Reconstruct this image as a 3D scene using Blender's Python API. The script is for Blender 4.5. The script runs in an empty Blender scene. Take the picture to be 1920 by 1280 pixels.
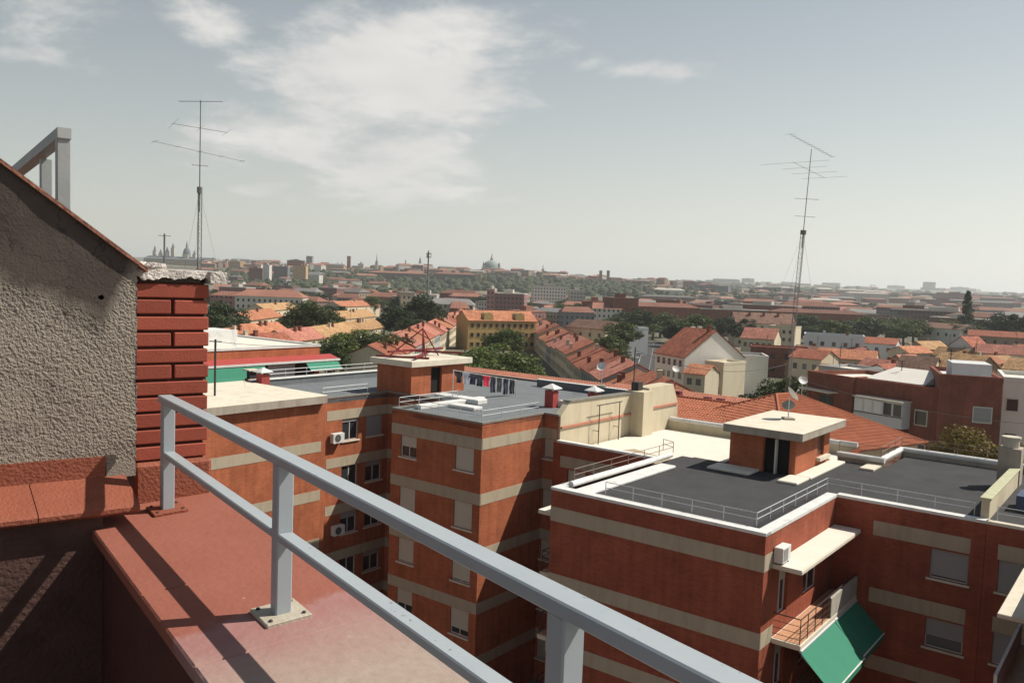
import bpy, math, random
from mathutils import Vector, noise
R = math.radians
scene = bpy.context.scene
col = scene.collection
# ------------------------------------------------------------------ camera
H = 23.0                                   # eye height above the street
FPX, PITCH, ROLL = 1580.0, R(4.0), R(2.1)
cam = bpy.data.cameras.new('camera'); camo = bpy.data.objects.new('camera', cam); col.objects.link(camo)
cam.sensor_width = 36.0; cam.lens = 36.0 * FPX / 1920; cam.clip_start = 0.05; cam.clip_end = 30000
fw = Vector((0, math.cos(PITCH), -math.sin(PITCH))); rt = Vector((1, 0, 0)); up = rt.cross(fw)
rt, up = (math.cos(ROLL)*rt + math.sin(ROLL)*up), (-math.sin(ROLL)*rt + math.cos(ROLL)*up)
from mathutils import Matrix
camo.matrix_world = Matrix.Translation((0, 0, H)) @ Matrix((rt, up, -fw)).transposed().to_4x4()
scene.camera = camo
# ------------------------------------------------------------------ light
SUN_EL = R(50); sh = Vector((0.98, 0.18, 0)).normalized()
SUN_DIR = Vector((sh.x*math.cos(SUN_EL), sh.y*math.cos(SUN_EL), math.sin(SUN_EL)))
sl = bpy.data.lights.new('sun', 'SUN'); sl.energy = 5.0; sl.angle = R(0.55); sl.color = (1, 0.93, 0.82)
so = bpy.data.objects.new('sun', sl); col.objects.link(so)
so.rotation_euler = (-SUN_DIR).to_track_quat('-Z', 'Y').to_euler(); so.location = (60, 20, 90)
world = bpy.data.worlds.new('World'); scene.world = world; world.use_nodes = True
def build_world():
    nt = world.node_tree; N = nt.nodes; L = nt.links; N.clear()
    out = N.new('ShaderNodeOutputWorld'); bg = N.new('ShaderNodeBackground'); L.new(bg.outputs[0], out.inputs[0])
    sky = N.new('ShaderNodeTexSky'); sky.sky_type = 'NISHITA'; sky.sun_disc = False
    sky.sun_elevation = SUN_EL; sky.sun_rotation = math.atan2(SUN_DIR.x, SUN_DIR.y)
    sky.altitude = 650; sky.air_density = 1.0; sky.dust_density = 1.2; sky.ozone_density = 1.0
    bg.inputs[1].default_value = 0.075
    tc = N.new('ShaderNodeTexCoord')
    def m(op, a, b=None, c=None):
        n = N.new('ShaderNodeMath'); n.operation = op
        for i, v in enumerate((a, b, c)):
            if v is None: continue
            if isinstance(v, (int, float)): n.inputs[i].default_value = v
            else: L.new(v, n.inputs[i])
        return n.outputs[0]
    sx = N.new('ShaderNodeSeparateXYZ'); L.new(tc.outputs['Generated'], sx.inputs[0])
    zz = m('ADD', m('MAXIMUM', sx.outputs[2], 0.0), 0.22)
    cx = m('DIVIDE', sx.outputs[0], zz); cy = m('DIVIDE', sx.outputs[1], zz)
    cv = N.new('ShaderNodeCombineXYZ'); L.new(cx, cv.inputs[0]); L.new(cy, cv.inputs[1]); cv.inputs[2].default_value = 3.7
    n1 = N.new('ShaderNodeTexNoise'); n1.inputs['Scale'].default_value = 3.4; n1.inputs['Detail'].default_value = 14; n1.inputs['Roughness'].default_value = 0.60
    n1.inputs['Distortion'].default_value = 0.15
    L.new(cv.outputs[0], n1.inputs['Vector'])
    # cloud banks: a large one ahead of the street, a few small ones, thin veil elsewhere
    banks = [((730, 150), (0.125, 0.07), 1.0), ((690, 275), (0.14, 0.06), 0.9), ((620, 30), (0.05, 0.03), 0.7), ((400, 40), (0.045, 0.028), 0.72), ((60, 40), (0.08, 0.045), 0.78),
             ((880, 140), (0.075, 0.04), 0.6), ((1180, 130), (0.07, 0.012), 0.5), ((930, 285), (0.06, 0.03), 0.45), ((560, 110), (0.06, 0.035), 0.35)]
    tot = None
    for (px, py), (wx, wz), amp in banks:
        d = (fw + rt*((px-960)/FPX) - up*((py-640)/FPX)).normalized()
        ax = m('DIVIDE', m('SUBTRACT', sx.outputs[0], d.x), wx); az = m('DIVIDE', m('SUBTRACT', sx.outputs[2], d.z), wz); ay = m('DIVIDE', m('SUBTRACT', sx.outputs[1], d.y), 0.4)
        q = m('ADD', m('ADD', m('MULTIPLY', ax, ax), m('MULTIPLY', az, az)), m('MULTIPLY', ay, ay))
        g = m('MULTIPLY', m('POWER', 2.718, m('MULTIPLY', q, -0.8)), amp)
        tot = g if tot is None else m('MAXIMUM', tot, g)
    dens = m('ADD', m('MULTIPLY', n1.outputs[0], 1.15), m('MULTIPLY', tot, 0.50))
    mr = N.new('ShaderNodeMapRange'); mr.interpolation_type = 'SMOOTHSTEP'; L.new(dens, mr.inputs[0])
    mr.inputs[1].default_value = 0.70; mr.inputs[2].default_value = 1.02; mr.inputs[3].default_value = 0; mr.inputs[4].default_value = 0.92
    # cloud grey and white tones mixed by a second noise sample
    n2 = N.new('ShaderNodeTexNoise'); n2.inputs['Scale'].default_value = 3.2; n2.inputs['Detail'].default_value = 6
    L.new(cv.outputs[0], n2.inputs['Vector'])
    cc = N.new('ShaderNodeMix'); cc.data_type = 'RGBA'; L.new(n2.outputs[0], cc.inputs[0])
    cc.inputs[6].default_value = (6.2, 6.2, 6.2, 1); cc.inputs[7].default_value = (10.6, 10.2, 9.6, 1)
    mx = N.new('ShaderNodeMix'); mx.data_type = 'RGBA'; L.new(mr.outputs[0], mx.inputs[0])
    tint = N.new('ShaderNodeMix'); tint.data_type = 'RGBA'; tint.blend_type = 'MULTIPLY'; tint.inputs[0].default_value = 1
    L.new(sky.outputs[0], tint.inputs[6]); tint.inputs[7].default_value = (1.12, 1.03, 0.86, 1)
    # hazy air pales the sky towards the horizon
    veil = N.new('ShaderNodeMix'); veil.data_type = 'RGBA'; L.new(m('MULTIPLY', m('POWER', 2.718, m('MULTIPLY', m('MAXIMUM', sx.outputs[2], 0.0), -3.6)), 0.92), veil.inputs[0]); L.new(tint.outputs[2], veil.inputs[6]); 
    # hazy air is brighter towards the sun's side (forward scatter)
    hd = m('ADD', m('MULTIPLY', sx.outputs[0], SUN_DIR.x), m('MULTIPLY', sx.outputs[1], SUN_DIR.y))
    fs = m('ADD', m('MULTIPLY', hd, 0.46), 0.86)
    vc = N.new('ShaderNodeMix'); vc.data_type = 'RGBA'; vc.blend_type = 'MULTIPLY'; vc.inputs[0].default_value = 1; vc.inputs[6].default_value = (9.1, 9.1, 8.4, 1)
    cfs = N.new('ShaderNodeCombineXYZ'); [L.new(fs, cfs.inputs[i]) for i in range(3)]; L.new(cfs.outputs[0], vc.inputs[7]); L.new(vc.outputs[2], veil.inputs[7])
    L.new(veil.outputs[2], mx.inputs[6]); L.new(cc.outputs[2], mx.inputs[7]); L.new(mx.outputs[2], bg.inputs[0])
build_world()
scene.view_settings.view_transform = 'Standard'; scene.view_settings.look = 'None'
scene.view_settings.exposure = 0.3; scene.view_settings.gamma = 1.0
scene.cycles.volume_bounces = 1; scene.cycles.max_bounces = 6; scene.cycles.use_adaptive_sampling = True
# ------------------------------------------------------------------ pixel -> place
def ray(x, y): return fw + rt*((x-960)/FPX) - up*((y-640)/FPX)
def onz(x, y, z):                    # point of pixel ray on a level plane (photo pixels)
    d = ray(x, y); return Vector((0, 0, H)) + d*((z-H)/d.z)
def atY(x, y, Y):
    d = ray(x, y); return Vector((0, 0, H)) + d*(Y/d.y)
# ------------------------------------------------------------------ mesh helper
class MB:
    def __init__(s): s.v = []; s.f = []
    def add(s, vs, fs):
        o = len(s.v); s.v += [tuple(v) for v in vs]; s.f += [tuple(o+i for i in f) for f in fs]; return s
    def quad(s, *p): return s.add(p, [tuple(range(len(p)))])
    def box(s, x0, x1, y0, y1, z0, z1):
        return s.add([(x0,y0,z0),(x1,y0,z0),(x1,y1,z0),(x0,y1,z0),(x0,y0,z1),(x1,y0,z1),(x1,y1,z1),(x0,y1,z1)],
                     [(3,2,1,0),(4,5,6,7),(0,1,5,4),(1,2,6,5),(2,3,7,6),(3,0,4,7)])
    def bbox(s, x0, x1, y0, y1, z0, z1, b=0.004):   # box with chamfered edges
        xs=(x0,x1); ys=(y0,y1); zs=(z0,z1); V=[]; idx={}
        for i in (0,1):
            for j in (0,1):
                for k in (0,1):
                    x=xs[i]; y=ys[j]; z=zs[k]; dx=b if i==0 else -b; dy=b if j==0 else -b; dz=b if k==0 else -b
                    for a,p in enumerate(((x,y+dy,z+dz),(x+dx,y,z+dz),(x+dx,y+dy,z))): idx[(i,j,k,a)]=len(V); V.append(p)
        I=idx; F=[]
        for i in (0,1): q=[I[(i,0,0,0)],I[(i,1,0,0)],I[(i,1,1,0)],I[(i,0,1,0)]]; F.append(q if i else q[::-1])
        for j in (0,1): q=[I[(0,j,0,1)],I[(0,j,1,1)],I[(1,j,1,1)],I[(1,j,0,1)]]; F.append(q if j else q[::-1])
        for k in (0,1): q=[I[(0,0,k,2)],I[(1,0,k,2)],I[(1,1,k,2)],I[(0,1,k,2)]]; F.append(q if k else q[::-1])
        def e(q,flip): F.append(q[::-1] if flip else q)
        for j in (0,1):
            for k in (0,1): e([I[(0,j,k,1)],I[(1,j,k,1)],I[(1,j,k,2)],I[(0,j,k,2)]], j!=k)
        for i in (0,1):
            for k in (0,1): e([I[(i,0,k,2)],I[(i,1,k,2)],I[(i,1,k,0)],I[(i,0,k,0)]], i!=k)
        for i in (0,1):
            for j in (0,1): e([I[(i,j,0,0)],I[(i,j,1,0)],I[(i,j,1,1)],I[(i,j,0,1)]], i!=j)
        for i in (0,1):
            for j in (0,1):
                for k in (0,1): e([I[(i,j,k,0)],I[(i,j,k,1)],I[(i,j,k,2)]], (i+j+k)%2==0)
        return s.add(V, F)
    def prism(s, poly, z0, z1):          # poly counter-clockwise
        n=len(poly)
        vs=[(p[0],p[1],z0) for p in poly]+[(p[0],p[1],z1) for p in poly]
        return s.add(vs, [tuple(range(n))[::-1], tuple(range(n,2*n))]+[(i,(i+1)%n,n+(i+1)%n,n+i) for i in range(n)])
    def tube(s, a, b, r, n=6, r2=None):
        a=Vector(a); b=Vector(b); r2=r if r2 is None else r2
        d=(b-a).normalized(); u=d.cross(Vector((0,0,1)) if abs(d.z)<0.95 else Vector((1,0,0))).normalized(); w=d.cross(u)
        vs=[]
        for c,rr in ((a,r),(b,r2)): vs+=[c+u*(math.cos(2*math.pi*i/n)*rr)+w*(math.sin(2*math.pi*i/n)*rr) for i in range(n)]
        return s.add(vs, [(i,n+i,n+(i+1)%n,(i+1)%n) for i in range(n)]+[tuple(range(n)), tuple(range(2*n-1,n-1,-1))])
    def lathe(s, prof, cx=0, cy=0, n=14):
        vs=[(cx+r*math.cos(2*math.pi*i/n), cy+r*math.sin(2*math.pi*i/n), z) for r,z in prof for i in range(n)]
        fs=[]
        for k in range(len(prof)-1): fs+=[(k*n+i,k*n+(i+1)%n,(k+1)*n+(i+1)%n,(k+1)*n+i) for i in range(n)]
        fs+=[tuple(range(n))[::-1], tuple((len(prof)-1)*n+i for i in range(n))]
        return s.add(vs, fs)
    def dome(s, c, r, h, n=14, m=5):
        pr=[(r*math.cos(math.pi/2*k/m)+0.001, c[2]+h*math.sin(math.pi/2*k/m)) for k in range(m+1)]
        return s.lathe(pr, c[0], c[1], n)
    def mesh(s, name, mat, off=(0,0,0), smooth=False):
        me=bpy.data.meshes.new(name); ox,oy,oz=off
        me.from_pydata([(v[0]-ox,v[1]-oy,v[2]-oz) for v in s.v], [], s.f); me.update()
        if mat is not None: me.materials.append(mat)
        if smooth: me.polygons.foreach_set('use_smooth',[True]*len(me.polygons))
        return me
def tag(o, label=None, cat=None, group=None, kind=None):
    for k, v in (('label',label),('category',cat),('group',group),('kind',kind)):
        if v: o[k]=v
    return o
class Thing:
    """an Empty at the thing's base; parts are given in the frame's own coordinates"""
    def __init__(s, name, label, cat, off=(0,0,0), ang=0.0, group=None, org=(0,0)):
        o=s.o=bpy.data.objects.new(name, None); col.objects.link(o); s.off=off; s.ang=ang
        c,sn=math.cos(ang),math.sin(ang)
        o.location=(org[0]+c*off[0]-sn*off[1], org[1]+sn*off[0]+c*off[1], off[2]); o.rotation_euler=(0,0,ang)
        o.empty_display_size=0.3; tag(o,label,cat,group)
    def part(s, name, mb, mat, parent=None, smooth=False, kind=None, label=None):
        ob=bpy.data.objects.new(name, mb.mesh(name,mat,s.off,smooth)); col.objects.link(ob); ob.parent=parent or s.o
        if kind: ob['kind']=kind
        if label: ob['label']=label
        return ob
def single(name, mb, mat, label=None, cat=None, group=None, kind=None, off=(0,0,0), ang=0, smooth=False):
    ob=bpy.data.objects.new(name, mb.mesh(name,mat,off,smooth)); col.objects.link(ob)
    c,sn=math.cos(ang),math.sin(ang); ob.location=(c*off[0]-sn*off[1], sn*off[0]+c*off[1], off[2]); ob.rotation_euler=(0,0,ang)
    return tag(ob,label,cat,group,kind)
def kids(o): return [c for c in bpy.data.objects if c.parent==o]
def copy_tree(o, parent=None, ch=None):
    c=o.copy(); col.objects.link(c); c.parent=parent
    for k in list(o.children): copy_tree(k, c)
    return c
# ------------------------------------------------------------------ materials
MATS={}
def nodes(name):
    m=bpy.data.materials.new(name); m.use_nodes=True; nt=m.node_tree
    return m, nt, nt.nodes['Principled BSDF']
def plain(name, c, rough=0.8, var=0.12, scale=3.0, bump=0.0, bscale=60, metal=0.0, spec=0.3, grime=0.0, streak=False, rnd=0.0):
    """colour with uneven tone, optional dirt blotches, fine relief and per-object tone"""
    if name in MATS: return MATS[name]
    m,nt,b=nodes(name); N=nt.nodes; L=nt.links
    tc=N.new('ShaderNodeTexCoord'); mp=N.new('ShaderNodeMapping'); L.new(tc.outputs['Object'],mp.inputs[0])
    if streak: mp.inputs['Scale'].default_value=(1,1,0.18)
    n=N.new('ShaderNodeTexNoise'); n.inputs['Scale'].default_value=scale; n.inputs['Detail'].default_value=7; n.inputs['Roughness'].default_value=0.65; L.new(mp.outputs[0],n.inputs['Vector'])
    mx=N.new('ShaderNodeMix'); mx.data_type='RGBA'; L.new(n.outputs[0],mx.inputs[0])
    mx.inputs[6].default_value=(*[max(0,x*(1-var*2)) for x in c],1); mx.inputs[7].default_value=(*[min(1,x*(1+var*2)) for x in c],1)
    last=mx.outputs[2]
    if grime:
        g=N.new('ShaderNodeTexNoise'); g.inputs['Scale'].default_value=scale*0.6+0.7; g.inputs['Detail'].default_value=9; g.inputs['Roughness'].default_value=0.72; L.new(mp.outputs[0],g.inputs['Vector'])
        mr=N.new('ShaderNodeMapRange'); L.new(g.outputs[0],mr.inputs[0]); mr.inputs[1].default_value=0.5; mr.inputs[2].default_value=0.72; mr.inputs[4].default_value=grime
        mg=N.new('ShaderNodeMix'); mg.data_type='RGBA'; L.new(mr.outputs[0],mg.inputs[0]); L.new(last,mg.inputs[6]); mg.inputs[7].default_value=(c[0]*0.35,c[1]*0.34,c[2]*0.33,1); last=mg.outputs[2]
    if rnd:
        oi=N.new('ShaderNodeObjectInfo'); hs=N.new('ShaderNodeHueSaturation'); mr=N.new('ShaderNodeMapRange'); L.new(oi.outputs['Random'],mr.inputs[0]); mr.inputs[3].default_value=1-rnd; mr.inputs[4].default_value=1+rnd
        L.new(mr.outputs[0],hs.inputs['Value']); L.new(last,hs.inputs['Color']); last=hs.outputs[0]
    L.new(last,b.inputs['Base Color']); b.inputs['Roughness'].default_value=rough; b.inputs['Metallic'].default_value=metal; b.inputs['Specular IOR Level'].default_value=spec
    if bump:
        n3=N.new('ShaderNodeTexNoise'); n3.inputs['Scale'].default_value=bscale; n3.inputs['Detail'].default_value=4; L.new(tc.outputs['Object'],n3.inputs['Vector'])
        bp=N.new('ShaderNodeBump'); bp.inputs['Strength'].default_value=min(1,bump); bp.inputs['Distance'].default_value=0.02; L.new(n3.outputs[0],bp.inputs['Height']); L.new(bp.outputs[0],b.inputs['Normal'])
    MATS[name]=m; return m
def brick(name, c1, c2, mortar, bw=0.25, bh=0.066, patch=0.25):
    if name in MATS: return MATS[name]
    m,nt,b=nodes(name); N=nt.nodes; L=nt.links
    tc=N.new('ShaderNodeTexCoord'); sx=N.new('ShaderNodeSeparateXYZ'); L.new(tc.outputs['Object'],sx.inputs[0])
    ad=N.new('ShaderNodeMath'); L.new(sx.outputs[0],ad.inputs[0]); L.new(sx.outputs[1],ad.inputs[1])
    cv=N.new('ShaderNodeCombineXYZ'); L.new(ad.outputs[0],cv.inputs[0]); L.new(sx.outputs[2],cv.inputs[1])
    t=N.new('ShaderNodeTexBrick'); L.new(cv.outputs[0],t.inputs['Vector']); t.inputs['Scale'].default_value=1; t.inputs['Brick Width'].default_value=bw; t.inputs['Row Height'].default_value=bh
    t.inputs['Mortar Size'].default_value=0.007; t.inputs['Mortar Smooth'].default_value=0.3; t.inputs['Bias'].default_value=0
    t.inputs['Color1'].default_value=(*c1,1); t.inputs['Color2'].default_value=(*c2,1); t.inputs['Mortar'].default_value=(*mortar,1)
    n=N.new('ShaderNodeTexNoise'); n.inputs['Scale'].default_value=0.7; n.inputs['Detail'].default_value=8; n.inputs['Roughness'].default_value=0.7; L.new(tc.outputs['Object'],n.inputs['Vector'])
    mr=N.new('ShaderNodeMapRange'); L.new(n.outputs[0],mr.inputs[0]); mr.inputs[1].default_value=0.3; mr.inputs[2].default_value=0.7; mr.inputs[3].default_value=1-patch; mr.inputs[4].default_value=1+patch
    # rain streaks down the wall
    mp=N.new('ShaderNodeMapping'); mp.inputs['Scale'].default_value=(2.2,2.2,0.12); L.new(tc.outputs['Object'],mp.inputs[0]); n4=N.new('ShaderNodeTexNoise'); n4.inputs['Scale'].default_value=1.6; n4.inputs['Detail'].default_value=5; L.new(mp.outputs[0],n4.inputs['Vector'])
    mr4=N.new('ShaderNodeMapRange'); L.new(n4.outputs[0],mr4.inputs[0]); mr4.inputs[1].default_value=0.35; mr4.inputs[2].default_value=0.75; mr4.inputs[3].default_value=1.06; mr4.inputs[4].default_value=0.8
    mu=N.new('ShaderNodeMath'); mu.operation='MULTIPLY'; L.new(mr.outputs[0],mu.inputs[0]); L.new(mr4.outputs[0],mu.inputs[1])
    hs=N.new('ShaderNodeHueSaturation'); L.new(t.outputs[0],hs.inputs['Color']); L.new(mu.outputs[0],hs.inputs['Value']); L.new(hs.outputs[0],b.inputs['Base Color'])
    b.inputs['Roughness'].default_value=0.88; b.inputs['Specular IOR Level'].default_value=0.2
    bp=N.new('ShaderNodeBump'); bp.inputs['Strength'].default_value=0.6; bp.inputs['Distance'].default_value=0.008; bp.invert=True; L.new(t.outputs['Fac'],bp.inputs['Height']); L.new(bp.outputs[0],b.inputs['Normal'])
    MATS[name]=m; return m
def tiles(name, c, var=0.3, wave=0.24, course=0.38, axis=0):
    """clay tile roof seen from afar: ribs down the slope, courses across, mixed tile tones"""
    if name in MATS: return MATS[name]
    m,nt,b=nodes(name); N=nt.nodes; L=nt.links
    tc=N.new('ShaderNodeTexCoord'); sx=N.new('ShaderNodeSeparateXYZ'); L.new(tc.outputs['Object'],sx.inputs[0])
    cv=N.new('ShaderNodeCombineXYZ'); L.new(sx.outputs[axis],cv.inputs[0]); L.new(sx.outputs[1-axis],cv.inputs[1])
    t=N.new('ShaderNodeTexBrick'); t.offset=0.0; L.new(cv.outputs[0],t.inputs['Vector']); t.inputs['Scale'].default_value=1; t.inputs['Brick Width'].default_value=wave; t.inputs['Row Height'].default_value=course
    t.inputs['Mortar Size'].default_value=0.03; t.inputs['Mortar Smooth'].default_value=1
    t.inputs['Color1'].default_value=(c[0]*(1-var),c[1]*(1-var*1.2),c[2]*(1-var*1.2),1); t.inputs['Color2'].default_value=(min(1,c[0]*(1+var)),min(1,c[1]*(1+var)),c[2]*(1+var),1); t.inputs['Mortar'].default_value=(c[0]*0.45,c[1]*0.4,c[2]*0.4,1)
    n=N.new('ShaderNodeTexNoise'); n.inputs['Scale'].default_value=0.45; n.inputs['Detail'].default_value=8; n.inputs['Roughness'].default_value=0.7; L.new(tc.outputs['Object'],n.inputs['Vector'])
    oi=N.new('ShaderNodeObjectInfo'); mo=N.new('ShaderNodeMapRange'); L.new(oi.outputs['Random'],mo.inputs[0]); mo.inputs[3].default_value=0.82; mo.inputs[4].default_value=1.15
    mr=N.new('ShaderNodeMapRange'); L.new(n.outputs[0],mr.inputs[0]); mr.inputs[1].default_value=0.3; mr.inputs[2].default_value=0.7; mr.inputs[3].default_value=0.7; mr.inputs[4].default_value=1.22
    mu=N.new('ShaderNodeMath'); mu.operation='MULTIPLY'; L.new(mr.outputs[0],mu.inputs[0]); L.new(mo.outputs[0],mu.inputs[1])
    hs=N.new('ShaderNodeHueSaturation'); L.new(t.outputs[0],hs.inputs['Color']); L.new(mu.outputs[0],hs.inputs['Value']); L.new(hs.outputs[0],b.inputs['Base Color'])
    b.inputs['Roughness'].default_value=0.85; b.inputs['Specular IOR Level'].default_value=0.2
    bp=N.new('ShaderNodeBump'); bp.inputs['Strength'].default_value=0.8; bp.inputs['Distance'].default_value=0.05; bp.invert=True; L.new(t.outputs['Fac'],bp.inputs['Height']); L.new(bp.outputs[0],b.inputs['Normal'])
    MATS[name]=m; return m
def farwall(name, c, win=(0.05,0.055,0.07), ww=2.6, wh=3.0):
    """rendered facade of a far building with dark window openings in storeys"""
    if name in MATS: return MATS[name]
    m,nt,b=nodes(name); N=nt.nodes; L=nt.links
    tc=N.new('ShaderNodeTexCoord'); sx=N.new('ShaderNodeSeparateXYZ'); L.new(tc.outputs['Object'],sx.inputs[0])
    def mm(op,a,bv):
        k=N.new('ShaderNodeMath'); k.operation=op
        for i,v in enumerate((a,bv)):
            if isinstance(v,(int,float)): k.inputs[i].default_value=v
            else: L.new(v,k.inputs[i])
        return k.outputs[0]
    u=mm('FRACT',mm('DIVIDE',mm('ADD',sx.outputs[0],sx.outputs[1]),ww),0); v=mm('FRACT',mm('DIVIDE',sx.outputs[2],wh),0)
    f=mm('MULTIPLY',mm('MULTIPLY',mm('GREATER_THAN',u,0.32),mm('LESS_THAN',u,0.72)),mm('MULTIPLY',mm('GREATER_THAN',v,0.3),mm('LESS_THAN',v,0.78)))
    geo=N.new('ShaderNodeNewGeometry'); sg=N.new('ShaderNodeSeparateXYZ'); L.new(geo.outputs['Normal'],sg.inputs[0])
    f=mm('MULTIPLY',f,mm('LESS_THAN',sg.outputs[2],0.4))
    oi=N.new('ShaderNodeObjectInfo'); hs=N.new('ShaderNodeHueSaturation'); hs.inputs['Color'].default_value=(*c,1); mo=N.new('ShaderNodeMapRange'); L.new(oi.outputs['Random'],mo.inputs[0]); mo.inputs[3].default_value=0.72; mo.inputs[4].default_value=1.25; L.new(mo.outputs[0],hs.inputs['Value'])
    mx=N.new('ShaderNodeMix'); mx.data_type='RGBA'; L.new(f,mx.inputs[0]); L.new(hs.outputs[0],mx.inputs[6]); mx.inputs[7].default_value=(*win,1); L.new(mx.outputs[2],b.inputs['Base Color']); b.inputs['Roughness'].default_value=0.9
    MATS[name]=m; return m
def leafmat(name, c, c2):
    m,nt,b=nodes(name); N=nt.nodes; L=nt.links
    oi=N.new('ShaderNodeObjectInfo'); geo=N.new('ShaderNodeNewGeometry')
    mx=N.new('ShaderNodeMix'); mx.data_type='RGBA'; L.new(geo.outputs['Random Per Island'],mx.inputs[0]); mx.inputs[6].default_value=(*c,1); mx.inputs[7].default_value=(*c2,1)
    hs=N.new('ShaderNodeHueSaturation'); L.new(mx.outputs[2],hs.inputs['Color']); mo=N.new('ShaderNodeMapRange'); L.new(oi.outputs['Random'],mo.inputs[0]); mo.inputs[3].default_value=0.75; mo.inputs[4].default_value=1.25; L.new(mo.outputs[0],hs.inputs['Value'])
    L.new(hs.outputs[0],b.inputs['Base Color']); b.inputs['Roughness'].default_value=0.6; b.inputs['Specular IOR Level'].default_value=0.25
    tr=N.new('ShaderNodeBsdfTranslucent'); L.new(hs.outputs[0],tr.inputs[0]); ms=N.new('ShaderNodeMixShader'); ms.inputs[0].default_value=0.25
    out=nt.nodes['Material Output']; L.new(b.outputs[0],ms.inputs[1]); L.new(tr.outputs[0],ms.inputs[2]); L.new(ms.outputs[0],out.inputs[0])
    MATS[name]=m; return m
BR=brick('orange_brick',(0.41,0.124,0.054),(0.335,0.094,0.043),(0.30,0.14,0.085))
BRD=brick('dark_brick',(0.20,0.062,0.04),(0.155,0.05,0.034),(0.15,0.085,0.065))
BAND=plain('tan_band',(0.38,0.325,0.24),0.85,0.10,2.2,0.2,40,grime=0.35,streak=True)
CONC=plain('pale_concrete',(0.60,0.55,0.45),0.9,0.10,1.4,0.3,50,grime=0.3)
CONCD=plain('weathered_concrete',(0.34,0.30,0.25),0.9,0.15,2.0,0.4,40,grime=0.5,streak=True)
WHITE=plain('white_paint',(0.62,0.62,0.60),0.6,0.08,2.5,0.1,30,grime=0.4)
CREAM=plain('cream_deck',(0.64,0.60,0.52),0.9,0.07,0.9,0.2,30,grime=0.12)
FELT=plain('dark_roof_felt',(0.060,0.060,0.062),0.95,0.18,0.8,0.6,90,grime=0.25,spec=0.1)
FELTG=plain('grey_roof_felt',(0.15,0.165,0.175),0.9,0.14,0.8,0.5,80,grime=0.3,spec=0.15)
GALV=plain('galvanised_steel',(0.48,0.50,0.52),0.5,0.08,6,0.0,metal=0.35,spec=0.4)
DARKM=plain('dark_iron',(0.035,0.032,0.032),0.6,0.1,6)
BLIND=None
GLASS=plain('window_glass',(0.03,0.035,0.042),0.08,0.1,2,spec=0.6)
DARK=plain('dark_interior',(0.012,0.011,0.011),0.9,0.1,2)
FRAME=plain('window_frame',(0.55,0.54,0.5),0.5,0.05,4)
BEIGE=plain('beige_render',(0.50,0.44,0.32),0.9,0.10,1.2,0.3,40,grime=0.35,streak=True)
TERRA=plain('terracotta_trim',(0.42,0.17,0.11),0.8,0.12,3,0.2,40)
REDP=plain('red_paint',(0.33,0.055,0.05),0.7,0.1,3,0.1,40,grime=0.2)
GREEN=plain('green_canvas',(0.028,0.19,0.12),0.75,0.06,2,0.15,200,grime=0.1)
def slatted(name, c, pitch=0.05):
    m,nt,b=nodes(name); N=nt.nodes; L=nt.links
    tc=N.new('ShaderNodeTexCoord'); w=N.new('ShaderNodeTexWave'); w.bands_direction='Z'; w.inputs['Scale'].default_value=0.314/pitch; w.inputs['Distortion'].default_value=0; L.new(tc.outputs['Object'],w.inputs[0])
    mx=N.new('ShaderNodeMix'); mx.data_type='RGBA'; L.new(w.outputs['Fac'],mx.inputs[0]); mx.inputs[6].default_value=(*[x*0.72 for x in c],1); mx.inputs[7].default_value=(*c,1); L.new(mx.outputs[2],b.inputs['Base Color']); b.inputs['Roughness'].default_value=0.5
    bp=N.new('ShaderNodeBump'); bp.inputs['Strength'].default_value=0.5; bp.inputs['Distance'].default_value=0.01; L.new(w.outputs['Fac'],bp.inputs['Height']); L.new(bp.outputs[0],b.inputs['Normal'])
    MATS[name]=m; return m
BLIND=slatted('roller_shutter',(0.52,0.49,0.41)); BLINDG=slatted('grey_shutter',(0.30,0.31,0.31))
# ================================================================== ground
def sm(x): x=max(0.0,min(1.0,x)); return x*x*(3-2*x)
def gz(X, Y):
    side=sm((X+100)/700)
    z=sm((Y-1100)/750)*(34-14*side)
    if Y>2600: z+= sm((Y-2600)/3200)*(58+26*noise.noise((X/900,Y/1500,3.1))) 
    z+= 2.5*sm((Y-900)/500)*noise.noise((X/160,Y/160,1.7))
    return z-0.0
def build_ground():
    mb=MB(); ys=[-120,-60,0,60,120,200,300,420,560,700,850,1000,1100,1200,1300,1400,1500,1600,1700,1800,1900,2050,2250,2600,3000,3500,4000,4600,5200,5800,6500,7500,9000]
    us=[-1.0+2.0*i/90 for i in range(91)]
    for Y in ys:
        w=max(abs(Y),200)*1.15+150
        for u in us: mb.v.append((u*w,Y,gz(u*w,Y)))
    n=len(us)
    for j in range(len(ys)-1):
        for i in range(n-1): mb.f.append((j*n+i,j*n+i+1,(j+1)*n+i+1,(j+1)*n+i))
    m,nt,b=nodes('ground_mix'); N=nt.nodes; L=nt.links
    tc=N.new('ShaderNodeTexCoord'); n1=N.new('ShaderNodeTexNoise'); n1.inputs['Scale'].default_value=0.012; n1.inputs['Detail'].default_value=12; n1.inputs['Roughness'].default_value=0.75; L.new(tc.outputs['Object'],n1.inputs['Vector'])
    cr=N.new('ShaderNodeValToRGB'); L.new(n1.outputs[0],cr.inputs[0]); e=cr.color_ramp.elements
    e[0].position=0.38; e[0].color=(0.045,0.06,0.03,1); e[1].position=0.62; e[1].color=(0.20,0.16,0.115,1); k=e.new(0.5); k.color=(0.10,0.095,0.06,1)
    L.new(cr.outputs[0],b.inputs['Base Color']); b.inputs['Roughness'].default_value=0.95
    single('ground',mb,m,'open ground between the houses out to the far hills',None,kind='structure')
build_ground()
ASPH=plain('asphalt',(0.055,0.054,0.053),0.9,0.15,0.6,0.3,60)
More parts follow.
